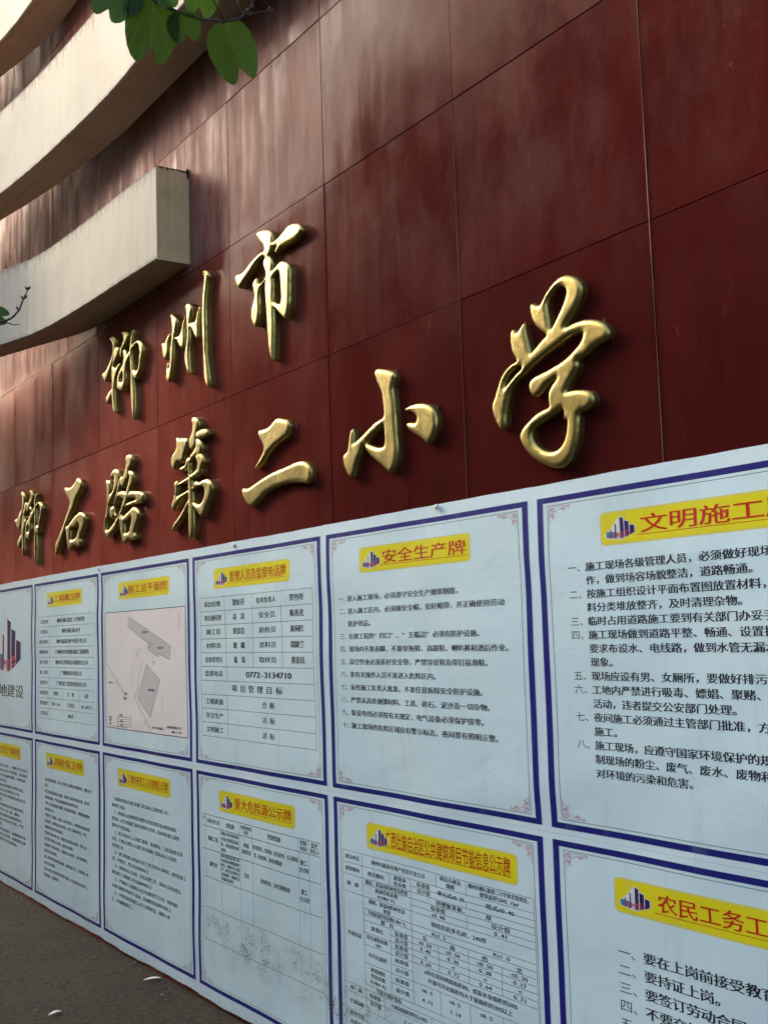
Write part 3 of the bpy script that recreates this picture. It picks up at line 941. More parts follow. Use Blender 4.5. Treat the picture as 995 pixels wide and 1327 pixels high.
        for mx in (0, 1):
            def q(a, b): return (a, b) if mx == 0 else (b, a)
            spiral(*q(.0085, .0085), .0075, .5 + mx, 1.6, w * (1 if mx == 0 else 0.6))
            c = q(.024, .007); spiral(*c, .0055, 2.2 if mx == 0 else -.7, -1.5 if mx == 0 else 1.5, w)
            c = q(.036, .009); spiral(*c, .0060, 3.6 if mx == 0 else -2.0, 1.3 if mx == 0 else -1.3, w)
            c = q(.047, .006); spiral(*c, .0045, 3.0, 1.2 if mx == 0 else -1.2, w)
            rib([q(.002 + .05 * k / 10, .0012 + .0012 * math.sin(k * 1.9)) for k in range(11)], w * .8)
            rib([q(.012 + .03 * k / 8, .014 - .008 * k / 8 + .002 * math.sin(k * 1.3)) for k in range(9)], w * .8)
            rib([q(.028 + .006 * k / 4, .004 + .012 * k / 4) for k in range(5)], w)
        V = np.array(V); S = s.sb + V[:, 0]
        link_mesh("corner_scroll", W(S, V[:, 1], off_at(S, V[:, 1], 1)), F, MAT_ROSE, s.root, np.stack([S, V[:, 1]], 1))

    def text(s, name, txt, u, z, cw, eh, mat, layer=1, parent=None, bold=.05, center=False, fit=None):
        """txt from u (or centred on u) with its middle at height z; cw = cell width, eh = character height"""
        n = sum(adv(c) for c in txt)
        if set(txt) - {' ', '　'} - set(_G): load_glyphs(txt)
        if fit is not None: cw = fit / n
        x = -n / 2 if center else 0.0
        V, F = [], []; b = 0
        for c in txt:
            a = adv(c)
            if c not in ' 　':
                co, fs = _G[c]
                if len(co):
                    for rep in range(2 if bold else 1):
                        V.append(np.concatenate([(co[:, :1] + x + rep * bold) * cw, (co[:, 1:] - .5) * eh, np.full((len(co), 1), rep * .0001)], 1))
                        F += [[q + b for q in f] for f in fs]; b += len(co)
            x += a
        if not V: return None
        V = np.concatenate(V)
        S = s.sb + u + V[:, 0]; Z = z + V[:, 1]
        return link_mesh(name, W(S, Z, off_at(S, Z, layer) + V[:, 2]), F, mat, parent or s.root, np.stack([S, Z], 1))

    def emblem(s, u0, u1, z0, z1, parent, big=False):
        def q(pts): return [(u0 + (u1 - u0) * x, z0 + (z1 - z0) * y) for x, y in pts]
        e = s.poly("emblem", [q([(-.03, .30), (.15, .48), (.28, .72), (.5, 1.05), (.64, .95), (.66, .84), (.82, .78), (.84, .62), (1.04, .56), (1.03, .22), (.5, -.06), (-.03, .08)])], MAT_WHITE, 1.5, parent)
        s.poly("emblem_tower", [q([(0, .10), (0, .36), (.14, .36), (.14, .06)]), q([(.20, .06), (.20, .34), (.31, .34), (.31, .03)])], MAT_CYAN, 2, e)
        s.poly("emblem_tower", [q([(.145, .06), (.145, .46), (.185, .44), (.185, .06)]), q([(.315, .03), (.315, .72), (.36, .70), (.36, .04)]),
                                q([(.50, 0), (.50, 1.0), (.63, .93), (.63, .05)]), q([(.66, .06), (.66, .81), (.81, .75), (.81, .12)]), q([(.84, .14), (.84, .60), (1.0, .55), (1.0, .24)])], MAT_NAVY, 2, e)
        s.poly("emblem_tower", [q([(.665, .08), (.665, .80), (.72, .775), (.72, .10)]), q([(.845, .16), (.845, .59), (.885, .575), (.885, .18)])], MAT_BLUE, 2.3, e)
        # red lettering wrapped round the foot
        P2 = []
        def bar(x0, y0, x1, y1, w=.015 if big else .014):
            L = math.hypot(x1 - x0, y1 - y0); nx, ny = -(y1 - y0) / L * w, (x1 - x0) / L * w
            P2.append(q([(x0 + nx, y0 + ny), (x0 - nx, y0 - ny), (x1 - nx, y1 - ny), (x1 + nx, y1 + ny)]))
        k = .28 if not big else .22
        for xs in (.38, .47, .545, .62): bar(xs, .05 + abs(xs - .5) * .3, xs, k + abs(xs - .5) * .2)
        bar(.38, k + .02, .43, .15); bar(.47, k, .43, .15); bar(.545, .05, .62, .08); bar(.545, k, .62, k + .02)
        for y in (.12, .21, k + .04): bar(.67, y, .82, y + .05)
        bar(.67, .21, .67, k + .04); bar(.82, .17, .82, .26)
        bar(.20, .10, .20, .30); bar(.27, .08, .27, .30); bar(.20, .09, .27, .07)
        s.poly("emblem_lettering", P2, MAT_PINK, 2.6, e)
        return e

    def title(s, txt, pu0, pu1, tu0, tu1, eh=.046, zc=None, under=True, bold=.025):
        zc = s.zt - .112 if zc is None else zc
        h = .041
        # rounded yellow plate with a soft printed edge
        def rr(g):
            pts = []
            r = .012 - g * .3
            for cx, cz, a0 in ((pu1 - r * 1.3, zc + h - r, 0), (pu0 + r * 1.3, zc + h - r, 90), (pu0 + r * 1.3, zc - h + r, 180), (pu1 - r * 1.3, zc - h + r, 270)):
                for k in range(5):
                    a = R(a0 + k * 22.5); pts.append((cx + (r * 1.3 + g * 1.3) * math.cos(a), cz + (r + g) * math.sin(a)))
            return pts
        plate = s.poly_soft("title_plate", rr(0.0), MAT_YELLOW, 1.2)
        s.poly_soft("plate_edge", rr(.0045), MAT_YEDGE, .85, plate)
        s.emblem(pu0 + .017, pu0 + .122, zc - .030, zc + .028, plate)
        s.text("title_lettering", txt, tu0, zc + .002, 0, eh, MAT_RED, 2, plate, bold=bold, fit=tu1 - tu0)
        if under: s.flat("underline", [(tu0 - .01, tu1 + .004, zc - .0255, zc - .0240)], MAT_RED, 1.8, plate)
        return plate

    def poly_soft(s, name, pts, mat, layer, parent=None):
        V, F = s.columns(pts)
        V = np.array(V); S = s.sb + V[:, 0]
        return link_mesh(name, W(S, V[:, 1], off_at(S, V[:, 1], layer)), F, mat, parent or s.root, np.stack([S, V[:, 1]], 1))

    def columns(s, pts):
        # fan through strips so that a wide plate follows the folds of the vinyl
        pts = np.array(pts); u0, u1 = pts[:, 0].min(), pts[:, 0].max()
        n = int((u1 - u0) / .02) + 1
        us = np.unique(np.concatenate([np.linspace(u0, u1, n), pts[:, 0]]))
        us = us[np.concatenate([[True], np.diff(us) > 1e-5])]
        V, F = [], []
        M1 = max(3, int((pts[:, 1].max() - pts[:, 1].min()) / .03) + 2)
        for i, u in enumerate(us):
            zs = []
            for (a, b) in zip(pts, np.roll(pts, -1, 0)):
                lo, hi = min(a[0], b[0]), max(a[0], b[0])
                if hi - lo < 1e-9:
                    if abs(u - lo) < 1e-6: zs += [a[1], b[1]]
                elif lo - 1e-7 <= u <= hi + 1e-7: zs.append(a[1] + (b[1] - a[1]) * (u - a[0]) / (b[0] - a[0]))
            lo, hi = min(zs), max(zs)
            for k in range(M1): V.append((u, lo + (hi - lo) * k / (M1 - 1)))
            if i:
                for k in range(M1 - 1): F.append([M1 * (i - 1) + k, M1 * i + k, M1 * i + k + 1, M1 * (i - 1) + k + 1])
        return V, F

    def para(s, rows, u, z, dz, cw, eh, unum=None, bold=.05, mat=None, du=0.0):
        for i, r in enumerate(rows):
            num, t = r if isinstance(r, tuple) else (None, r)
            if num: s.text("text_line", num, unum, z - i * dz, cw, eh, mat or MAT_BLACK, bold=0)
            if t: s.text("text_line", t, u, z - i * dz, cw, eh, mat or MAT_BLACK, bold=bold)


N_SAFE = [('一、', '进入施工现场，必须遵守安全生产规章制度。'), ('二、', '进入施工区内，必须做安全帽，扣好帽带，并正确使用劳动'), (None, '防护用品。'),
          ('三、', '在建工程的“四口”、“五临边”必须有防护设施。'), ('四、', '现场内不准赤脚、不准穿拖鞋、高跟鞋、喇叭裤和酒后作业。'),
          ('五、', '高空作业必须系好安全带，严禁穿皮鞋及带钉易滑鞋。'), ('六、', '非有关操作人员不准进入危险区内。'), ('七、', '未经施工负责人批准，不准任意拆除安全防护设施。'),
          ('八、', '严禁从高处抛掷材料、工具、砖石、泥沙及一切杂物。'), ('九、', '架设电线必须按有关规定，电气设备必须保护接零。'), ('十、', '施工现场的危险区域应有警示标志，夜间要有照明示警。')]
N_CIV = [('一、', '施工现场各级管理人员，必须做好现场文明施工工'), (None, '作，做到场容场貌整洁，道路畅通。'), ('二、', '按施工组织设计平面布置图放置材料，材'), (None, '料分类堆放整齐，及时清理杂物。'),
         ('三、', '临时占用道路施工要到有关部门办妥手续。'), ('四、', '施工现场做到道路平整、畅通、设置排水沟'), (None, '要求布设水、电线路，做到水管无漏水跑水'), (None, '现象。'),
         ('五、', '现场应设有男、女厕所，要做好排污工作。'), ('六、', '工地内严禁进行吸毒、嫖娼、聚赌、打架等'), (None, '活动，违者提交公安部门处理。'), ('七、', '夜间施工必须通过主管部门批准，方可进行'), (None, '施工。'),
         ('八、', '施工现场，应遵守国家环境保护的规定，控'), (None, '制现场的粉尘、废气、废水、废物和噪声等'), (None, '对环境的污染和危害。')]
N_WORK = [('一、', '要在上岗前接受教育培训考核。'), ('二、', '要持证上岗。'), ('三、', '要签订劳动合同，办理用工手续。'), ('四、', '不要交纳任何风险抵押金。'), ('五、', '要遵守工地各项管理制度。'), ('六、', '要按时领取本人工资。')]
N_FIRE = ['认真贯彻执行消防、保卫工作有关法规和各项规章制度，预防火灾', '发生。', '施工现场设置消防灭火设施，配备灭火器材和消防水桶，消火栓', '保持道路畅通，严禁在消防通道内堆放材料杂物。', '严禁在工地内使用明火取暖，动火前须经批准，清理周围易燃物', '做好监护工作。',
          '严格执行门卫制度，非施工人员不得进入，夜间要坚持值班巡逻。', '现场易燃、易爆物品应分类存放，由专人保管并登记，严禁', '吸烟和使用电炉等电热器具。', '严格执行动火审批手续，焊割作业应有防火措施，持证上岗，', '氧气瓶乙炔瓶应分开放置，保持安全距离。', '加强对职工的防火教育，定期进行安全检查，及时消除隐患，',
          '发现火情立即报警。', '施工现场材料设备要妥善保管，做好防盗工作，贵重物品入库', '由专人负责看管。', '发生火灾及治安案件时应保护好现场，并及时报告有关部门，', '配合调查，妥善处理。']
N_EDU = ['　为加强本项目计划生育部门及流动人口的管理工作，', '维护职工利益', '　１、新进场人员须到项目部登记并如实填写有关情况资料', '登记表，计生专管部门及时办理有关手续，经本项目部工程处', '维护生产经营目标。', '　２、建立外来务工人员部门管理、流动情况、工资发放等日常', '公告，工地各主要出入口部门应当张贴工程流动人口计划生',
         '育管理工作', '　１、施工现场用人单位应与员工签订劳动人事协议，按月发放工', '资，不得拖欠，签订率达到98%以上', '　４、加强流动人口治安、综合治理工作，流动人口持证登记，', '健全施工工地档案工作达标率98%以上', '　５、严格施工工地项目人员文化教育学习工作，每季组织', '开展专题教育培训学习活动，参加教育培训率95%以上', '　６、不得任意扣发施工人员工资和奖金，保障人身',
         '七、不得随意招工。']
N_SAFE2 = ['认真贯彻安全第一、预防为主的方针，', '健全各级安全生产责任制，层层落实', '严格执行安全操作规程，杜绝违章', '指挥违章作业。', '施工现场必须设置安全警示标志，', '特种作业人员必须持证上岗。', '脚手架搭设完毕经验收合格后方可', '投入使用。', '施工用电线路架设符合规范要求，',
           '配电箱实行一机一闸一漏保。', '机械设备定期检查维修保养好。', '高处作业必须系好安全带，严禁', '抛掷物料。', '现场材料堆放整齐，道路畅通无阻', '定期组织安全检查，发现隐患立即', '整改，做好记录存档备查。']
_all = ''.join((r[0] or '') + r[1] for r in N_SAFE + N_CIV + N_WORK) + ''.join(N_FIRE + N_EDU + N_SAFE2)
load_glyphs(_all)

# --- upper row
n = Notice(0, 0, 'cut-off notice at the left edge with a tall tower emblem above the word 地建设')
n.emblem(.30, .925, 1.41, 1.765, n.root, big=True)
n.text("lettering", '地建设', .405, 1.285, .198, .088, MAT_DKGREEN, bold=.05)

n = Notice(1, 0, 'narrow-looking notice titled 工程概况牌 with a ten-row project table')
n.title('工程概况牌', .285, .905, .405, .885)
z0, dz = 1.757, .0619
seg = [(.10, z0 - i * dz, 1.10, z0 - i * dz) for i in range(11)] + [(.10, z0, .10, z0 - 10 * dz), (1.10, z0, 1.10, z0 - 10 * dz), (.317, z0, .317, z0 - 10 * dz)]
seg += [(.56, z0 - 7 * dz, .56, z0 - 9 * dz), (.86, z0 - 7 * dz, .86, z0 - 9 * dz)]
n.lines("table_rules", seg, .0016, MAT_GREY, 1)
rows = [('工程名称', '柳州市柳石路第二小学体育馆'), ('工程地点', '柳州市柳石路147号'), ('建设单位', '柳州市鑫泰房地产经营开发公司'), ('勘察单位', '广西柳州市环境地质基础工程勘察院'),
        ('设计单位', '柳州市红环建筑设计有限责任公司'), ('施工单位', '广西鹏地建设有限公司'), ('监理单位', '广西桂建工程监理有限责任公司'), ('结构类型', None), ('建筑面积', None), ('工期日历', '400天')]
for i, (a, b) in enumerate(rows):
    zc = z0 - (i + .5) * dz
    n.text("text_line", a, .125, zc, .042, .026, MAT_BLACK, bold=.03)
    if b: n.text("text_line", b, .71, zc, .038 if len(b) > 8 else .042, .028, MAT_BLACK, bold=.06, center=True)
for i, tr in ((7, ('框架', '层　数', '3层')), (8, ('2042.15m²', '工程造价', '539.68万元'))):
    for uu, t_ in zip((.44, .71, .98), tr):
        n.text("text_line", t_, uu, z0 - (i + .5) * dz, .042 if i == 7 else .036, .026, MAT_BLACK, bold=.04, center=True)

n = Notice(2, 0, 'notice titled 施工总平面图 with a pale grey site plan drawing')
n.title('施工总平面图', .29, .945, .41, .925)
pa, pb, pz1, pz0 = .082, 1.134, 1.747, 1.139
pl = n.flat("site_plan", [(pa, pb, pz0, pz1)], MAT_PAPER, 1.0)
def Q(x, y): return (pa + (pb - pa) * x, pz1 - (pz1 - pz0) * y)
n.lines("plan_frame", [(pa, pz0, pb, pz0), (pa, pz1, pb, pz1), (pa, pz0, pa, pz1), (pb, pz0, pb, pz1)], .0030, MAT_BLACK, 1.6, pl)
A = [(.33, .05), (.31, .13), (.50, .242), (.61, .287), (.56, .32), (.68, .388), (.69, .363), (.81, .408), (.83, .306), (.59, .184)]
Bp = [(.54, .448), (.705, .571), (.59, .875), (.42, .731)]
n.poly("plan_building", [[Q(*p) for p in A[:3]] + [Q(.59, .184)], [Q(.50, .242), Q(.61, .287), Q(.56, .32), Q(.68, .388), Q(.69, .363), Q(.81, .408), Q(.83, .306), Q(.59, .184)]], MAT_PLANFILL, 1.5, pl)
n.poly("plan_building", [[Q(*p) for p in Bp]], MAT_PLANFILL, 1.5, pl)
def ring(pts): return [(*Q(*a), *Q(*b)) for a, b in zip(pts, pts[1:] + pts[:1])]
n.lines("plan_outline", ring(A) + ring(Bp) + [(*Q(.43, .76), *Q(.60, 1.0)), (*Q(.40, .75), *Q(.52, .93)), (*Q(.02, .45), *Q(.28, .72)), (*Q(.45, .62), *Q(.37, .74)), (*Q(.44, .33), *Q(.43, .38)), (*Q(.93, .05), *Q(.93, .17))], .0022, MAT_GREY, 2, pl)
sg = []
for k in range(26):
    x, y = .49 - .0045 * k + rng.uniform(-.012, .012), .42 + .0135 * k
    a = rng.uniform(.004, .018)
    sg.append((*Q(x, y), *Q(x - a * .3, y + a)))
for k in range(14):
    x, y = .06 + .016 * k, .52 + .017 * k + rng.uniform(-.01, .01); sg.append((*Q(x, y), *Q(x + .006, y + .015)))
for k in range(16):
    x, y = rng.uniform(.4, .62), rng.uniform(.28, .40); sg.append((*Q(x, y), *Q(x + rng.uniform(-.02, .02), y + rng.uniform(-.01, .01))))
for k in range(5): sg.append((*Q(.16, .90 + .02 * k), *Q(.34, .895 + .02 * k)))
sg += [(*Q(.16, .90), *Q(.16, .985)), (*Q(.34, .88), *Q(.34, .98)), (*Q(.04, .985), *Q(.30, .985))]
n.lines("plan_linework", sg, .0020, MAT_GREYSOFT, 2, pl)
for t_, x, y, cw in (('二栋教学楼', .52, .185, .017), ('一栋综合楼', .70, .315, .017), ('体育馆', .60, .655, .026), ('大门', .63, .43, .018), ('柳石路', .07, .61, .020), ('现有', .27, .70, .022), ('道路', .26, .74, .022), ('图例', .21, .885, .022),
                     ('施工总平面布置图', .67, .955, .017), ('柳州市柳石路第二小学', .86, .935, .016), ('说明：1：500', .88, .97, .018), ('红线', .06, .91, .02), ('围墙', .06, .935, .02), ('拟建', .22, .935, .02), ('现有', .06, .965, .02), ('道路', .22, .965, .02)):
    u_, z_ = Q(x, y)
    n.text("plan_lettering", t_, u_, z_, cw, .0125, MAT_BLACK, 2.2, pl, bold=.05, center=True)

n = Notice(3, 0, 'notice titled 管理人员及监督电话牌 with a table of names and telephone number')
n.title('管理人员及监督电话牌', .252, .93, .395, .905, eh=.048)
z0, dz = 1.7755, .0614
rules = [(.094, z0 - i * dz, 1.112, z0 - i * dz) for i in range(11)] + [(.094, z0, .094, z0 - 10 * dz), (1.112, z0, 1.112, z0 - 10 * dz),
         (.348, z0, .348, z0 - 6 * dz), (.348, z0 - 7 * dz, .348, z0 - 10 * dz), (.605, z0, .605, z0 - 5 * dz), (.86, z0, .86, z0 - 5 * dz)]
n.lines("table_rules", rules, .0018, MAT_GREY, 1)
T = [('项目经理', '梁佐芬', '技术负责人', '罗丹玲'), ('项目副经理', '袁　清', '安全员', '陈善光'), ('施工员', '黄景昌', '质检员', '黄祠红'), ('材料员', '谢　雄', '资料员', '周婕兰'), ('设备管理员', '张　琼', '取样员', '黄景昌')]
for i, r in enumerate(T):
    zc = z0 - (i + .5) * dz
    for k, (t_, uc) in enumerate(zip(r, (.222, .477, .733, .986))):
        if k in (0, 2): n.text("text_line", t_, uc, zc, .0355 if len(t_) == 5 else (.043 if len(t_) == 4 else .050), .026, MAT_BLACK, bold=.05, center=True)
        else: n.text("text_line", t_, uc, zc, .037, .029, MAT_BLACK, bold=.10, center=True)
n.text("text_line", '监督电话', .222, z0 - 5.5 * dz, .043, .026, MAT_BLACK, bold=.05, center=True)
n.text("text_line", '0772-3134710', .73, z0 - 5.5 * dz, .066, .034, MAT_BLACK, bold=.09, center=True)
n.text("text_line", '项 目 管 理 目 标', .62, z0 - 6.5 * dz, .054, .032, MAT_BLACK, bold=.06, center=True)
for i, (a, b) in enumerate((('工程质量', '合 格'), ('安全生产', '达 标'), ('文明施工', '达 标'))):
    n.text("text_line", a, .222, z0 - (7.5 + i) * dz, .043, .026, MAT_BLACK, bold=.05, center=True)
    n.text("text_line", b, .73, z0 - (7.5 + i) * dz, .042, .028, MAT_BLACK, bold=.06, center=True)

n = Notice(4, 0, 'notice titled 安全生产牌 with ten numbered lines of black text')
n.title('安全生产牌', .256, .892, .392, .876, eh=.050)
n.para(N_SAFE, .160, 1.7225, .04565, .0345, .0225, unum=.100, bold=.06)

n = Notice(5, 0, 'large nearest notice titled 文明施工 with eight numbered rules, cut off by the right edge')
n.title('文明施工牌', .280, .945, .420, .920, eh=.050)
n.para(N_CIV, .211, 1.7585, .03725, .0367, .0262, unum=.142, bold=.06)

# --- lower row
n = Notice(0, 1, 'cut-off lower notice at the left edge titled 安全生产, its foot near the ground')
n.title('安全生产保障牌', .258, .918, .385, .90, eh=.048)
n.para(N_SAFE2, .30, .785, .0325, .0480, .0215, bold=.05)
n = Notice(1, 1, 'lower notice titled 消防保卫牌 with seventeen lines of small print')
n.title('消防保卫牌', .258, .928, .395, .91, eh=.046)
for i, t_ in enumerate(N_FIRE):
    n.text("text_line", t_, .215 + (.0 if i in (0, 2, 4, 6, 7, 9, 11, 13, 15) else .0), .772 - i * .0352, .0285, .0205, MAT_BLACK, bold=.05)
n = Notice(2, 1, 'lower notice with a crowded red title and sixteen lines of small print')
n.title('工地外来务工人员管理公示牌', .255, .925, .385, .905, eh=.048)
for i, t_ in enumerate(N_EDU):
    n.text("text_line", t_, .150, .772 - i * .0345, .0325, .0205, MAT_BLACK, bold=.05)

n = Notice(3, 1, 'lower notice titled 重大危险源公示牌 whose table has two empty rows spotted with black mildew')
n.title('重大危险源公示牌', .262, .925, .40, .905, eh=.048)
zr = [.8165, .766, .667, .545, .415, .276]
uc = [.085, .112, .267, .451, .563, .953, 1.030, 1.118]
n.lines("table_rules", [(.085, z, 1.118, z) for z in zr] , .0021, MAT_GREY, 1)
n.lines("table_rules", [(u, zr[0], u, zr[-1]) for u in uc], .0013, MAT_GREYSOFT, 1)
for t_, u_, z_, cw, eh in (('序', .098, .800, .014, .018), ('分部分项工程', .19, .791, .022, .020), ('危险源', .36, .791, .026, .022), ('可能导致的事故', .507, .800, .0140, .018), ('类型', .507, .780, .020, .018), ('控制措施', .757, .791, .028, .022),
                            ('控制', .991, .802, .026, .020), ('时间', .991, .780, .026, .020), ('监控', 1.073, .802, .026, .020), ('责任人', 1.073, .780, .022, .020),
                            ('一', .098, .72, .012, .016), ('二', .098, .61, .012, .016), ('三', .098, .48, .012, .016), ('模板工程', .19, .716, .026, .022), ('脚手架', .19, .606, .026, .022), ('坍塌', .507, .728, .024, .020), ('高处坠落', .507, .702, .020, .020), ('坠落', .507, .606, .022, .020),
                            ('施工', .991, .728, .026, .022), ('全过程', .991, .700, .024, .020), ('施工', .991, .618, .026, .022), ('全过程', .991, .590, .024, .020),
                            ('按方案搭设，方案审批，按交底作业，专人现场监', .757, .732, .0175, .0195), ('理，检查验收，及时处理隐患', .700, .700, .0190, .0195), ('验收检查，及时消除隐患', .757, .606, .0225, .0210)):
    n.text("text_line", t_, u_, z_, cw, eh, MAT_BLACK, bold=.05, center=True)
for i, t_ in enumerate(('模板支撑系统失稳', '未按方案搭设及拆', '除，未经验收合格', '超载')):
    n.text("text_line", t_, .275, .753 - i * .0235, .0205, .0175, MAT_BLACK, bold=.04)
for i, t_ in enumerate(('脚手架搭设未按方案', '作业层未满铺连墙件', '缺少，拆除无专人监', '护，未系安全带作业', '违章操作，物体打击', '堆载超过规定')):
    n.text("text_line", t_, .272, .658 - i * .0195, .0190, .0165, MAT_BLACK, bold=.05)

n = Notice(4, 1, 'lower notice with the longest title 广西壮族自治区公共建筑项目节能信息公示牌 over a dense table')
n.title('广西壮族自治区公共建筑项目节能信息公示牌', .248, 1.058, .360, 1.030, eh=.058, bold=.02)
ul = [.078, .210, .378, .504, .654, .811, 1.130]
r0 = .820; q = .0205
R_ = []
def hz(u0, u1, k): R_.append((u0, r0 - k * q, u1, r0 - k * q))
def vt(u, k0, k1): R_.append((u, r0 - k0 * q, u, r0 - k1 * q))
hz(.078, 1.13, 0); hz(.078, 1.13, 2); hz(.078, 1.13, 4.0); hz(.504, 1.13, 3); hz(.21, 1.13, 5); hz(.078, 1.13, 7); hz(.504, 1.13, 6)
for k in (9, 10, 11, 13, 15, 18, 21.5): hz(.21, 1.13, k)
for k in (12, 14): hz(.378, 1.13, k)
for k in (16.5, 19.5): hz(.378, .504, k)
hz(.078, 1.13, 22.5)
for k in (24, 26, 28, 30, 33, 36): hz(.078 if k % 4 == 0 else .21, 1.13, k)
vt(.078, 0, 36); vt(1.13, 0, 36); vt(.21, 0, 36); vt(.378, 2, 4); vt(.504, 2, 21.5); vt(.378, 11, 21.5); vt(.654, 0, 2); vt(.811, 0, 2); vt(.81, 3, 4); vt(.81, 5, 7)
vt(.654, 11, 15); vt(.811, 10, 15); vt(.97, 11, 15); vt(.654, 18, 21.5); vt(.811, 18, 21.5); vt(.97, 18, 21.5); vt(.33, 22.5, 26); vt(.60, 22.5, 30); vt(.78, 24, 33)
n.lines("table_rules", R_, .0013, MAT_GREY, 1)
cells = [(.144, 1, '建设单位', .024), (.43, 1, '柳州市鑫泰房地产经营开发公司', .023), (.73, .55, '项目名称及', .023), (.73, 1.45, '规模', .023), (.97, .55, '柳州市柳石路第二小学体育馆项目，', .0185), (.97, 1.45, '建筑面积2042.15m²', .022),
         (.144, 3, '建筑朝向', .024), (.294, 3, '南北朝向', .025), (.441, 2.55, '建筑体', .025), (.441, 3.45, '形系数', .025), (.579, 2.5, '标准值', .026), (.579, 3.5, '设计值', .026), (.73, 2.9, '单元式≤0.35', .026), (.97, 2.9, '塔式≤0.40', .030),
         (.144, 5.5, '屋　面', .026), (.357, 4.5, '隔热、保温材料种类及厚度', .0215), (.357, 5.5, '屋面传热系数', .023), (.357, 6.4, 'K(W/m²·K)', .023), (.79, 4.5, '挤塑聚苯板，　　　厚', .028), (.66, 5.5, '标准值', .027), (.66, 6.5, '≤0.90', .030), (.97, 5.5, '设计值', .030), (.97, 6.5, '0.41', .032),
         (.144, 14, '外墙保温', .024), (.357, 7.6, '隔热、保温材料种类及', .022), (.357, 8.5, '厚度', .022), (.76, 8, '烧结页岩多孔砖，240厚', .027), (.357, 9.5, '外墙保温传热系数K(W/m²·K)', .0185), (.66, 9.5, 'K≤1.5', .030), (.97, 9.5, 'K≤1.0', .030),
         (.357, 10.5, '朝　向', .026), (.579, 10.6, '东', .028), (.73, 10.6, '南', .028), (.89, 10.6, '西', .028), (1.05, 10.6, '北', .028),
         (.294, 12, '窗墙比', .025), (.441, 11.5, '标准值', .026), (.441, 12.5, '设计值', .026), (.579, 11.5, '≤0.50', .030), (.73, 11.5, '≤0.50', .030), (.89, 11.5, '≤0.50', .030), (1.05, 11.5, '≤0.30', .030),
         (.579, 12.5, '0.40', .030), (.73, 12.5, '0.36', .030), (.89, 12.5, '0.38', .030), (1.05, 12.5, '0.17', .030),
         (.294, 13.6, '综合遮阳系数', .022), (.294, 14.5, 'SW', .022), (.441, 13.5, '标准值', .026), (.441, 14.5, '设计值', .026), (.579, 13.5, '≤', .030), (.73, 13.5, '≤', .030), (.89, 13.5, '≤', .030), (1.05, 13.5, '≤', .030), (.579, 14.5, '0.60', .030), (.73, 14.5, '0.72', .030), (.89, 14.5, '0.64', .030), (1.05, 14.5, '0.71', .030),
         (.294, 16.5, '可开启面积', .024), (.441, 15.7, '标准值', .026), (.441, 17.2, '设计值', .026), (.80, 15.8, '≥所在房间地面面积8%，或窗本身面积的30%', .0245), (.80, 17.0, '外窗可开启面积均大于窗面积的30%以上', .0245),
         (.294, 18.8, '玻璃遮阳', .023), (.294, 19.8, '传热系数', .023), (.294, 20.8, 'K(W/m²·K)', .022), (.441, 18.8, '标准值', .026), (.441, 20.4, '设计值', .026), (.579, 18.8, '≤6.5', .030), (.73, 18.8, '≤6.5', .030), (.89, 18.8, '≤6.5', .030), (1.05, 18.8, '≤6.5', .030),
         (.579, 20.3, '4.15', .030), (.73, 20.3, '3.14', .030), (.89, 20.3, '4.59', .030), (1.05, 20.3, '4.02', .030), (.357, 22.0, '节能外围护指标', .022), (.144, 23.2, '屋　面', .026), (.27, 23.2, '标准值', .024), (.27, 24.4, '设计值', .024), (.47, 23.3, '与屋面面积的比≤20%', .0225), (.47, 25, '0.09', .026),
         (.70, 25.0, '传热系数K≤', .023), (.144, 25.5, '空调采暖', .024), (.42, 27, '空调系统形式', .024), (.144, 27.5, '照明节能', .024), (.144, 29, '功率密度', .024), (.85, 26.8, 'K(W/m²·K)', .024), (.42, 29, '照明功率密度', .024), (.144, 31, '节能率', .024), (.60, 31.5, '综合节能率达到标准', .024)]
for (u_, k, t_, cw) in cells:
    n.text("text_line", t_, u_, r0 - k * q, cw, .0165, MAT_BLACK, bold=.05, center=True)

n = Notice(5, 1, 'nearest lower notice titled 农民工务工, with widely spaced numbered lines, cut off at the right')
n.title('农民工务工须知牌', .262, .985, .410, .965, eh=.048)
n.para(N_WORK, .348, .7435, .0452, .0470, .0310, unum=.258, bold=.06)


# ------------------------------------------------------------------ white pegs holding the top edge of the vinyl
def peg(s, z, label):
    v = []; f = []
    n = 10
    prof = [(.0, .008), (.004, .0095), (.008, .0085), (.011, .005), (.0118, 0)]
    for (o, r) in prof:
        for k in range(n):
            a = 2 * math.pi * k / n
            v.append(W(s + r * math.cos(a), z + r * math.sin(a), .0075 + o)[0])
    for i in range(len(prof) - 1):
        for k in range(n):
            f.append([i * n + k, i * n + (k + 1) % n, (i + 1) * n + (k + 1) % n, (i + 1) * n + k])
    o = link_mesh("plastic_peg", v, f, MAT_PEG, None, kind_uv(len(v)), smooth=True, origin=W(s, z, .005)[0])
    tag(o, label, 'peg', group='small white pegs along the top of the notices')


MAT_PEG = M("white_plastic", (.62, .66, .64), .4)[0]
peg(-1.95, 1.990, 'small white peg on the top edge above the notice with the telephone number')
peg(-.47, 1.999, 'small white peg on the top edge above the 安全生产牌 notice')
peg(-3.62, 1.991, 'small white peg at the top seam left of the site plan notice')

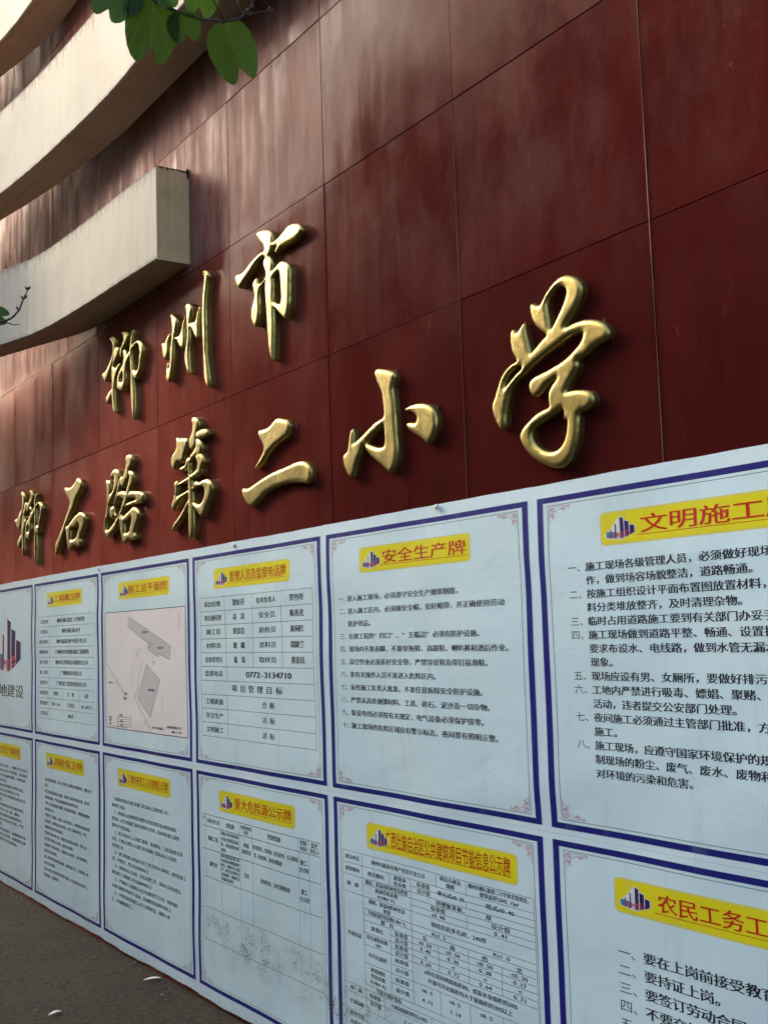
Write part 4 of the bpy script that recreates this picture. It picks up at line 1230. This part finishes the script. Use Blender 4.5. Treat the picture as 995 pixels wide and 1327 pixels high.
# ------------------------------------------------------------------ litter on the ground
def petal(x, y, L, w, rot, label, mat, cat):
    v = []; f = []
    n = 9
    for i in range(n + 1):
        t = i / n; ww = w * math.sin(math.pi * (t * .92 + .04)) ** .6
        bx = (t - .5) * L; bend = .25 * L * (t - .5) ** 2 * 4 * .4
        zc = .004 + .007 * math.sin(math.pi * t)
        for k, q in enumerate((-1, -.4, .4, 1)):
            lx, ly = bx, q * ww / 2 + bend
            v.append((x + lx * math.cos(rot) - ly * math.sin(rot), y + lx * math.sin(rot) + ly * math.cos(rot), zc + .004 * q * q))
        if i:
            for k in range(3): f.append([4 * i - 4 + k, 4 * i - 3 + k, 4 * i + 1 + k, 4 * i + k])
    b = len(v); v += [(a, b_, max(.0008, c - .0012)) for a, b_, c in v]
    f += [[q + b for q in ff[::-1]] for ff in f]
    for i in range(n):
        f.append([4 * i, 4 * i + 4, b + 4 * i + 4, b + 4 * i]); f.append([4 * i + 3, b + 4 * i + 3, b + 4 * i + 7, 4 * i + 7])
    o = link_mesh(cat.replace(' ', '_'), v, f, mat, None, kind_uv(len(v)), smooth=True, origin=(x, y, 0))
    tag(o, label, cat)
    return o


MAT_SCRAP = M("pale_dry_petal", (.72, .68, .58), .7)[0]
MAT_DRYLEAF = M("dry_brown_leaf", (.17, .10, .05), .8)[0]
petal(-1.158, 5.657, .080, .026, .35, 'curled white scrap lying close to the red base of the wall', MAT_SCRAP, 'paper scrap')
petal(-1.484, 5.203, .062, .024, .9, 'white scrap further out on the dark ground', MAT_SCRAP, 'paper scrap')
petal(-1.30, 5.93, .05, .012, 1.2, 'thin dry brown leaf against the foot of the wall', MAT_DRYLEAF, 'dry leaf')


def build_litter():
    v = []; f = []
    for k in range(1500):
        near = rng.rand() < .6
        s = rng.uniform(-7.5, -1.0)
        o = abs(rng.normal(0, .09)) + .01 if near else rng.uniform(.1, 2.2)
        p = W(s, 0, o)[0]
        r = rng.uniform(.0015, .006) * (1.8 if rng.rand() < .08 else 1)
        a = rng.uniform(0, 6.28); h = r * rng.uniform(.25, .8)
        b = len(v)
        for i in range(5):
            aa = a + i * 1.2566 + rng.uniform(-.2, .2)
            rr = r * rng.uniform(.7, 1.2)
            v.append((p[0] + rr * math.cos(aa) * 1.2, p[1] + rr * math.sin(aa), -.001))
        v.append((p[0], p[1], h))
        for i in range(5): f.append([b + i, b + (i + 1) % 5, b + 5])
    m, nt, bb = M("grit", (.08, .07, .055), .9)
    t = NT(nt)
    co = t.node("ShaderNodeTexCoord").outputs["Object"]
    t.l.new(t.mix(t.ramp(t.noise(co, 6, 3, .6), .45, .62), (.06, .05, .035), (.20, .17, .12)), bb.inputs["Base Color"])
    o = link_mesh("grit", v, f, m)
    tag(o, 'scattered grit and crumbs on the ground along the wall', kind='stuff')


build_litter()

# ------------------------------------------------------------------ the tree whose leaves hang into the view
def mat_leaf(name, a, b_):
    m, nt, b = M(name, a, .38, ior=1.3)
    t = NT(nt); co = t.node("ShaderNodeTexCoord").outputs["Object"]
    rnd = t.node("ShaderNodeObjectInfo").outputs["Random"]
    c = t.mix(t.ramp(t.noise(co, 22, 4, .6), .35, .65), a, b_)
    uv = t.uv(); sp = t.sep(uv)
    an = t.math('ARCTAN2', sp[0], t.math('ADD', sp[1], .06))
    vein = t.math('ABSOLUTE', t.math('SUBTRACT', t.math('FRACT', t.math('MULTIPLY', an, 3.6)), .5))
    vein = t.math('MULTIPLY', t.ramp(vein, .06, .0), t.ramp(sp[1], .02, .08))
    mid = t.ramp(t.math('ABSOLUTE', sp[0]), .012, .002)
    vein = t.math('MAXIMUM', vein, mid)
    c = t.mix(t.math('MULTIPLY', vein, .35), c, tuple(min(1, x * 3.2) for x in b_))
    spot = t.ramp(t.noise(co, 130, 3, .6), .66, .72)
    c = t.mix(t.math('MULTIPLY', spot, .5), c, (.10, .075, .02))
    t.l.new(t.bump(vein, .0006, .6), b.inputs["Normal"])
    t.l.new(c, b.inputs["Base Color"])
    b.inputs["Roughness"].default_value = .5
    # thin leaves let light through
    tr = t.node("ShaderNodeBsdfTranslucent"); t.l.new(t.mix(.5, c, (.10, .20, .012)), tr.inputs[0])
    ms = t.node("ShaderNodeMixShader"); ms.inputs[0].default_value = .30
    out = nt.nodes["Material Output"]
    t.l.new(b.outputs[0], ms.inputs[1]); t.l.new(tr.outputs[0], ms.inputs[2]); t.l.new(ms.outputs[0], out.inputs[0])
    return m


MAT_LEAF = mat_leaf("dark_green_leaf", (.014, .034, .006), (.024, .056, .009))
MAT_LEAF2 = mat_leaf("fresh_green_leaf", (.04, .09, .010), (.06, .125, .015))
MAT_BARK = M("grey_brown_bark", (.11, .085, .06), .9)[0]
MAT_TWIG = M("dark_twig_bark", (.045, .028, .018), .8)[0]


def tube(pts, rad, n=8):
    pts = [Vector(p) for p in pts]; v = []; f = []
    for i, p in enumerate(pts):
        d = (pts[min(i + 1, len(pts) - 1)] - pts[max(i - 1, 0)]).normalized()
        a = d.orthogonal().normalized()
        if i:
            a = (pa_ - d * pa_.dot(d)).normalized()
        pa_ = a; b = d.cross(a)
        r = rad[i] if hasattr(rad, '__len__') else rad
        for k in range(n):
            an = 2 * math.pi * k / n
            v.append(tuple(p + (a * math.cos(an) + b * math.sin(an)) * r))
        if i:
            for k in range(n): f.append([(i - 1) * n + k, (i - 1) * n + (k + 1) % n, i * n + (k + 1) % n, i * n + k])
    f.append(list(range(n))[::-1]); f.append([(len(pts) - 1) * n + k for k in range(n)])
    return v, f


def join(parts):
    V, F = [], []
    for v, f in parts:
        b = len(V); V += [tuple(p) for p in v]; F += [[q + b for q in ff] for ff in f]
    return V, F


def butterfly_leaf(base, tip, right, size_w, fold=.18, seed=0, droop=.1):
    """two-lobed leaf: base, direction to the notch between the lobes, axis across"""
    rr = np.random.RandomState(seed)
    base = Vector(base); tip = Vector(tip); L = (tip - base).length
    y = (tip - base).normalized(); x = Vector(right); x = (x - y * x.dot(y)).normalized(); nrm = x.cross(y)
    # half outline: from base notch round the lobe to the apical cleft
    half = [(0, .03), (.10, -.02), (.24, .0), (.38, .09), (.47, .24), (.50, .42), (.485, .60), (.43, .78), (.35, .92), (.26, .995), (.18, 1.0), (.12, .95), (.07, .86), (.03, .78), (0, .74)]
    mid = [(0, .03), (0, .06), (0, .1), (0, .17), (0, .25), (0, .36), (0, .45), (0, .53), (0, .60), (0, .65), (0, .68), (0, .70), (0, .72), (0, .735), (0, .74)]
    V, F = [], []; UV = []
    for sgn in (-1, 1):
        b = len(V); wob = rr.uniform(-.02, .02, len(half))
        for j, ((hx, hy), (mx, my)) in enumerate(zip(half, mid)):
            for k, t in enumerate((0, .33, .66, 1)):
                px = sgn * (mx + (hx - mx) * t) * (1 + wob[j] * t); py = my + (hy - my) * t
                up = fold * abs(px) - .5 * fold * px * px * 2 - droop * py * py + .012 * math.sin(9 * py + 5 * t + seed) * t
                UV.append((px, py))
                V.append(tuple(base + x * (px * size_w) + y * (py * L) + nrm * (up * size_w)))
        for j in range(len(half) - 1):
            for k in range(3):
                q = [b + 4 * j + k, b + 4 * j + k + 1, b + 4 * j + 5 + k, b + 4 * j + 4 + k]
                F.append(q if sgn > 0 else q[::-1])
    return V, F, UV


def build_tree():
    root = empty("street_tree", (-2.7, 0.9, 0))
    tag(root, 'tree with two-lobed green leaves whose branch tips hang into the top left of the view', 'tree')
    trunk = [(-2.7, .9, -.1), (-2.68, .92, 1.0), (-2.6, .95, 2.1), (-2.62, 1.05, 3.1), (-2.7, 1.2, 4.1), (-2.9, 1.5, 5.2)]
    v, f = tube(trunk, [.17, .14, .125, .11, .09, .06], 12)
    link_mesh("trunk", v, f, MAT_BARK, root, kind_uv(len(v)), smooth=True)
    limbs = [([(-2.6, .95, 2.2), (-2.1, 1.2, 2.9), (-1.4, 1.5, 3.25), (-.85, 1.72, 3.05), (-.50, 1.78, 2.80), (-.352, 1.789, 2.642)], [.055, .04, .026, .014, .006, .003]),
             ([(-2.62, 1.0, 2.4), (-2.0, 1.5, 2.45), (-1.3, 1.8, 2.3), (-.85, 1.90, 2.16), (-.651, 1.923, 2.139)], [.035, .022, .012, .005, .002]),
             ([(-2.65, 1.1, 3.4), (-3.2, 2.0, 4.2), (-3.8, 3.2, 4.6), (-4.2, 4.4, 4.7)], [.07, .05, .035, .02]),
             ([(-2.7, 1.2, 4.0), (-2.1, .6, 4.9), (-1.2, .1, 5.3), (-.3, -.3, 5.5)], [.06, .045, .03, .015]),
             ([(-2.65, 1.1, 3.2), (-3.4, .2, 4.0), (-4.0, -.8, 4.4)], [.06, .04, .02])]
    for p, r in limbs:
        v, f = tube(p, r, 8)
        link_mesh("limb", v, f, MAT_BARK, root, kind_uv(len(v)), smooth=True)
    tw = [(-.352, 1.789, 2.642), (-.344, 1.797, 2.632), (-.321, 1.805, 2.624), (-.300, 1.812, 2.618), (-.273, 1.819, 2.613), (-.238, 1.825, 2.611), (-.213, 1.826, 2.615), (-.197, 1.822, 2.625), (-.183, 1.812, 2.650)]
    parts = [tube(tw, [.0030, .0028, .0026, .0024, .0022, .0020, .0018, .0016, .0012], 6),
             tube([(-.238, 1.825, 2.611), (-.250, 1.80, 2.632), (-.262, 1.79, 2.655)], [.0014, .0012, .001], 5),
             tube([(-.213, 1.826, 2.616), (-.193, 1.824, 2.623), (-.155, 1.825, 2.628)], [.0012, .001, .0006], 5),
             tube([(-.344, 1.797, 2.632), (-.335, 1.79, 2.645), (-.32, 1.785, 2.66)], [.0012, .001, .001], 5),
             tube([(-.205, 1.824, 2.620), (-.212, 1.822, 2.633), (-.217, 1.82, 2.645)], [.0012, .001, .0008], 5)]
    for (a, b, c) in ((-.207, 1.824, 2.624), (-.200, 1.823, 2.628), (-.195, 1.822, 2.621), (-.164, 1.825, 2.630), (-.160, 1.825, 2.626), (-.215, 1.822, 2.640), (-.190, 1.822, 2.634)):
        parts.append(tube([(a, b, c - .003), (a + .001, b, c), (a + .003, b, c + .004)], [.0012, .0024, .0006], 5))
    v, f = join(parts); link_mesh("twig", v, f, MAT_TWIG, root, kind_uv(len(v)), smooth=True)
    sm = [(-.651, 1.923, 2.139), (-.630, 1.927, 2.146), (-.621, 1.929, 2.151), (-.609, 1.929, 2.164), (-.601, 1.926, 2.182), (-.593, 1.924, 2.197)]
    parts = [tube(sm, [.0022, .0020, .0018, .0016, .0014, .0008], 6)]
    for i, q in ((2, .006), (3, -.005), (4, .006), (4, -.003), (5, .005), (5, -.004), (5, .001)):
        a, b, c = sm[i]; parts.append(tube([(a, b, c), (a + q * .7, b, c + .003), (a + q, b, c + .007)], [.0012, .0020, .0005], 5))
    parts.append(tube([(-.630, 1.926, 2.142), (-.618, 1.928, 2.138), (-.607, 1.928, 2.139)], [.001, .0009, .0005], 5))
    v, f = join(parts); link_mesh("twig", v, f, MAT_TWIG, root, kind_uv(len(v)), smooth=True)
    # hanging leaves: base, tip, across axis, width, material
    X_, Dn = Vector((.97, .05, .1)), None
    L = [((-.347, 1.792, 2.640), (-.366, 1.838, 2.550), (.96, .10, .22), .086, MAT_LEAF, .22, 1),
         ((-.306, 1.806, 2.620), (-.299, 1.832, 2.581), (.97, .05, .02), .057, MAT_LEAF, .15, 2),
         ((-.238, 1.822, 2.608), (-.213, 1.872, 2.530), (.86, .10, .33), .080, MAT_LEAF, .25, 3),
         ((-.400, 1.785, 2.660), (-.428, 1.795, 2.605), (.95, .2, -.2), .070, MAT_LEAF, .2, 4),
         ((-.262, 1.79, 2.662), (-.280, 1.815, 2.617), (.9, .2, .25), .060, MAT_LEAF2, .2, 5),
         ((-.330, 1.785, 2.662), (-.322, 1.800, 2.622), (.95, .1, .1), .040, MAT_LEAF2, .2, 8),
         ((-.375, 1.787, 2.650), (-.392, 1.800, 2.612), (.9, -.4, .1), .045, MAT_LEAF, .3, 9),
         ((-.665, 1.920, 2.160), (-.628, 1.931, 2.150), (.15, .1, .95), .036, MAT_LEAF, .2, 6)]
    for b, t, x, w, m, fo, sd in L:
        v, f, uvl = butterfly_leaf(b, t, x, w, fo, sd)
        o = link_mesh("leaf", v, f, m, root, uvl, smooth=True)
    # small stalks joining leaves to the twig
    parts = [tube([(-.344, 1.797, 2.632), (-.346, 1.794, 2.637), (-.347, 1.792, 2.641)], .0012, 5), tube([(-.305, 1.811, 2.619), (-.306, 1.807, 2.621)], .001, 5), tube([(-.225, 1.825, 2.613), (-.233, 1.823, 2.612), (-.238, 1.822, 2.609)], .0011, 5)]
    v, f = join(parts); link_mesh("leaf_stalk", v, f, MAT_TWIG, root, kind_uv(len(v)))
    # crown: thousands of small folded leaves in clumps
    V, F = [], []
    def crown(cx, cy, cz, rx, ry, rz, n, nc):
        cl = rng.normal(0, 1, (nc, 3)); cl /= np.linalg.norm(cl, axis=1)[:, None]; cl *= rng.uniform(.35, 1, (nc, 1)) ** .6
        for k in range(n):
            c = cl[rng.randint(nc)]
            p = np.array([cx, cy, cz]) + (c + rng.normal(0, .16, 3)) * np.array([rx, ry, rz])
            if in_view(p, .3): continue
            d = rng.normal(0, 1, 3); d[2] = -abs(d[2]) * .6; d /= np.linalg.norm(d)
            e = np.cross(d, rng.normal(0, 1, 3)); e /= np.linalg.norm(e); g = np.cross(d, e)
            s = rng.uniform(.05, .085); b = len(V)
            for a, w_, u_ in ((0, 0, 0), (.35, .55, .12), (1, .35, .1), (.78, 0, 0), (1, -.35, .1), (.35, -.55, .12)):
                V.append(tuple(p + d * a * s * 1.1 + e * w_ * s + g * u_ * s))
            F.append([b, b + 1, b + 2, b + 3]); F.append([b, b + 3, b + 4, b + 5])
    for args in CROWNS: crown(*args)
    o = link_mesh("crown", V, F, MAT_LEAF, root, kind_uv(len(V)))
    tag(o, kind='stuff')


def in_view(p, margin):
    q = Vector((p[0], p[1], p[2] - 1.6)); d = q.dot(_F)
    if d < .1: return False
    x, y = q.dot(_R) / d, q.dot(_V) / d
    return abs(x) < .331 + margin * .5 / max(d, .5) and abs(y) < .441 + margin * .5 / max(d, .5)


CROWNS = [(-3.6, 3.0, 4.6, 1.3, 1.5, 1.0, 4200, 50), (-3.4, .6, 5.0, 1.3, 1.5, 1.0, 3200, 50)]
build_tree()
# unseen trees and block, added to shade the wall and darken its reflections
MAT_FOLIAGE = M("dark_foliage", (.030, .055, .014), .7, ior=1.3)[0]
MAT_RENDER = M("weathered_render", (.30, .27, .23), .85)[0]
MAT_GLASS_DARK = M("dark_window_glass", (.02, .025, .03), .15)[0]


def box(x0, x1, y0, y1, z0, z1):
    v = [(x, y, z) for z in (z0, z1) for y in (y0, y1) for x in (x0, x1)]
    return v, [[0, 2, 3, 1], [4, 5, 7, 6], [0, 1, 5, 4], [1, 3, 7, 5], [3, 2, 6, 7], [2, 0, 4, 6]]


def build_unseen_building():
    """unseen four-storey block, added behind the trees as a dark mass for reflections"""
    root = empty("unseen_building", (-16.5, -1.5, 0))
    tag(root, 'unseen four-storey block added across the street to darken the wall reflections', 'added building')
    v, f = box(-21, -13.2, -15, 12, -.2, 10.0)
    link_mesh("facade", v, f, MAT_RENDER, root, kind_uv(len(v)))
    v, f = box(-21.3, -12.9, -15.3, 12.3, 10.003, 10.35)
    link_mesh("roof", v, f, MAT_RENDER, root, kind_uv(len(v)))
    for k in range(9):
        for j in range(3):
            y = -13.4 + k * 2.9; z = 1.0 + j * 3.1
            v, f = box(-13.24, -13.16, y, y + 1.5, z, z + 1.5)
            w = link_mesh("window", v, f, MAT_GLASS_DARK, root, kind_uv(len(v)))
    

def build_unseen_trees():
    V, F = [], []
    def tri_clump(c, r, n, size, zmin):
        d = rng.normal(0, 1, (n, 3)); d /= np.linalg.norm(d, axis=1)[:, None]
        rad = rng.uniform(.25, 1, (n, 1)) ** .45
        p = np.array(c) + d * rad * np.array(r)
        p[:, 2] = np.maximum(p[:, 2], zmin + rng.uniform(0, .4, n))
        e = rng.normal(0, 1, (n, 3)); e /= np.linalg.norm(e, axis=1)[:, None]
        g = np.cross(e, d + rng.normal(0, .35, (n, 3))); g /= np.linalg.norm(g, axis=1)[:, None]
        s = rng.uniform(.6, 1.2, (n, 1)) * size
        b = len(V)
        Q = np.stack([p - e * s, p - g * s * .6, p + e * s, p + g * s * .6], 1).reshape(-1, 3)
        V.extend(Q.tolist()); F.extend([[b + 4 * i, b + 4 * i + 1, b + 4 * i + 2, b + 4 * i + 3] for i in range(n)])
    for (x, y, z, rx, ry, rz) in UNSEEN_TREES:
        tri_clump((x, y, z), (rx, ry, rz), 2600, .34, 1.0)
        v, f = tube([(x, y, -.1), (x + .1, y, z * .5), (x, y + .1, z)], [.22, .16, .08], 8)
        b = len(V); V.extend(v); F.extend([[q + b for q in ff] for ff in f])
    o = link_mesh("unseen_trees", V, F, MAT_FOLIAGE, None, kind_uv(len(V)))
    tag(o, 'unseen row of dark green trees added across the way to shade the wall', kind='stuff')


UNSEEN_TREES = [(-10.5, -7, 4.6, 2.6, 2.8, 4.0), (-10.8, -2.8, 5.0, 2.9, 2.9, 4.6), (-10.6, 1.2, 5.2, 2.9, 2.9, 4.8), (-10.4, 5.0, 5.2, 2.7, 2.7, 4.8),
        (-10.0, 8.4, 5.0, 2.1, 2.1, 4.6), (-10.6, 12.0, 3.6, 2.2, 2.2, 3.2), (-11.6, 15.8, 2.6, 2.0, 2.2, 2.3)]
build_unseen_building()
build_unseen_trees()
for _o in bpy.data.objects:
    if '_w' in _o.keys(): del _o['_w']
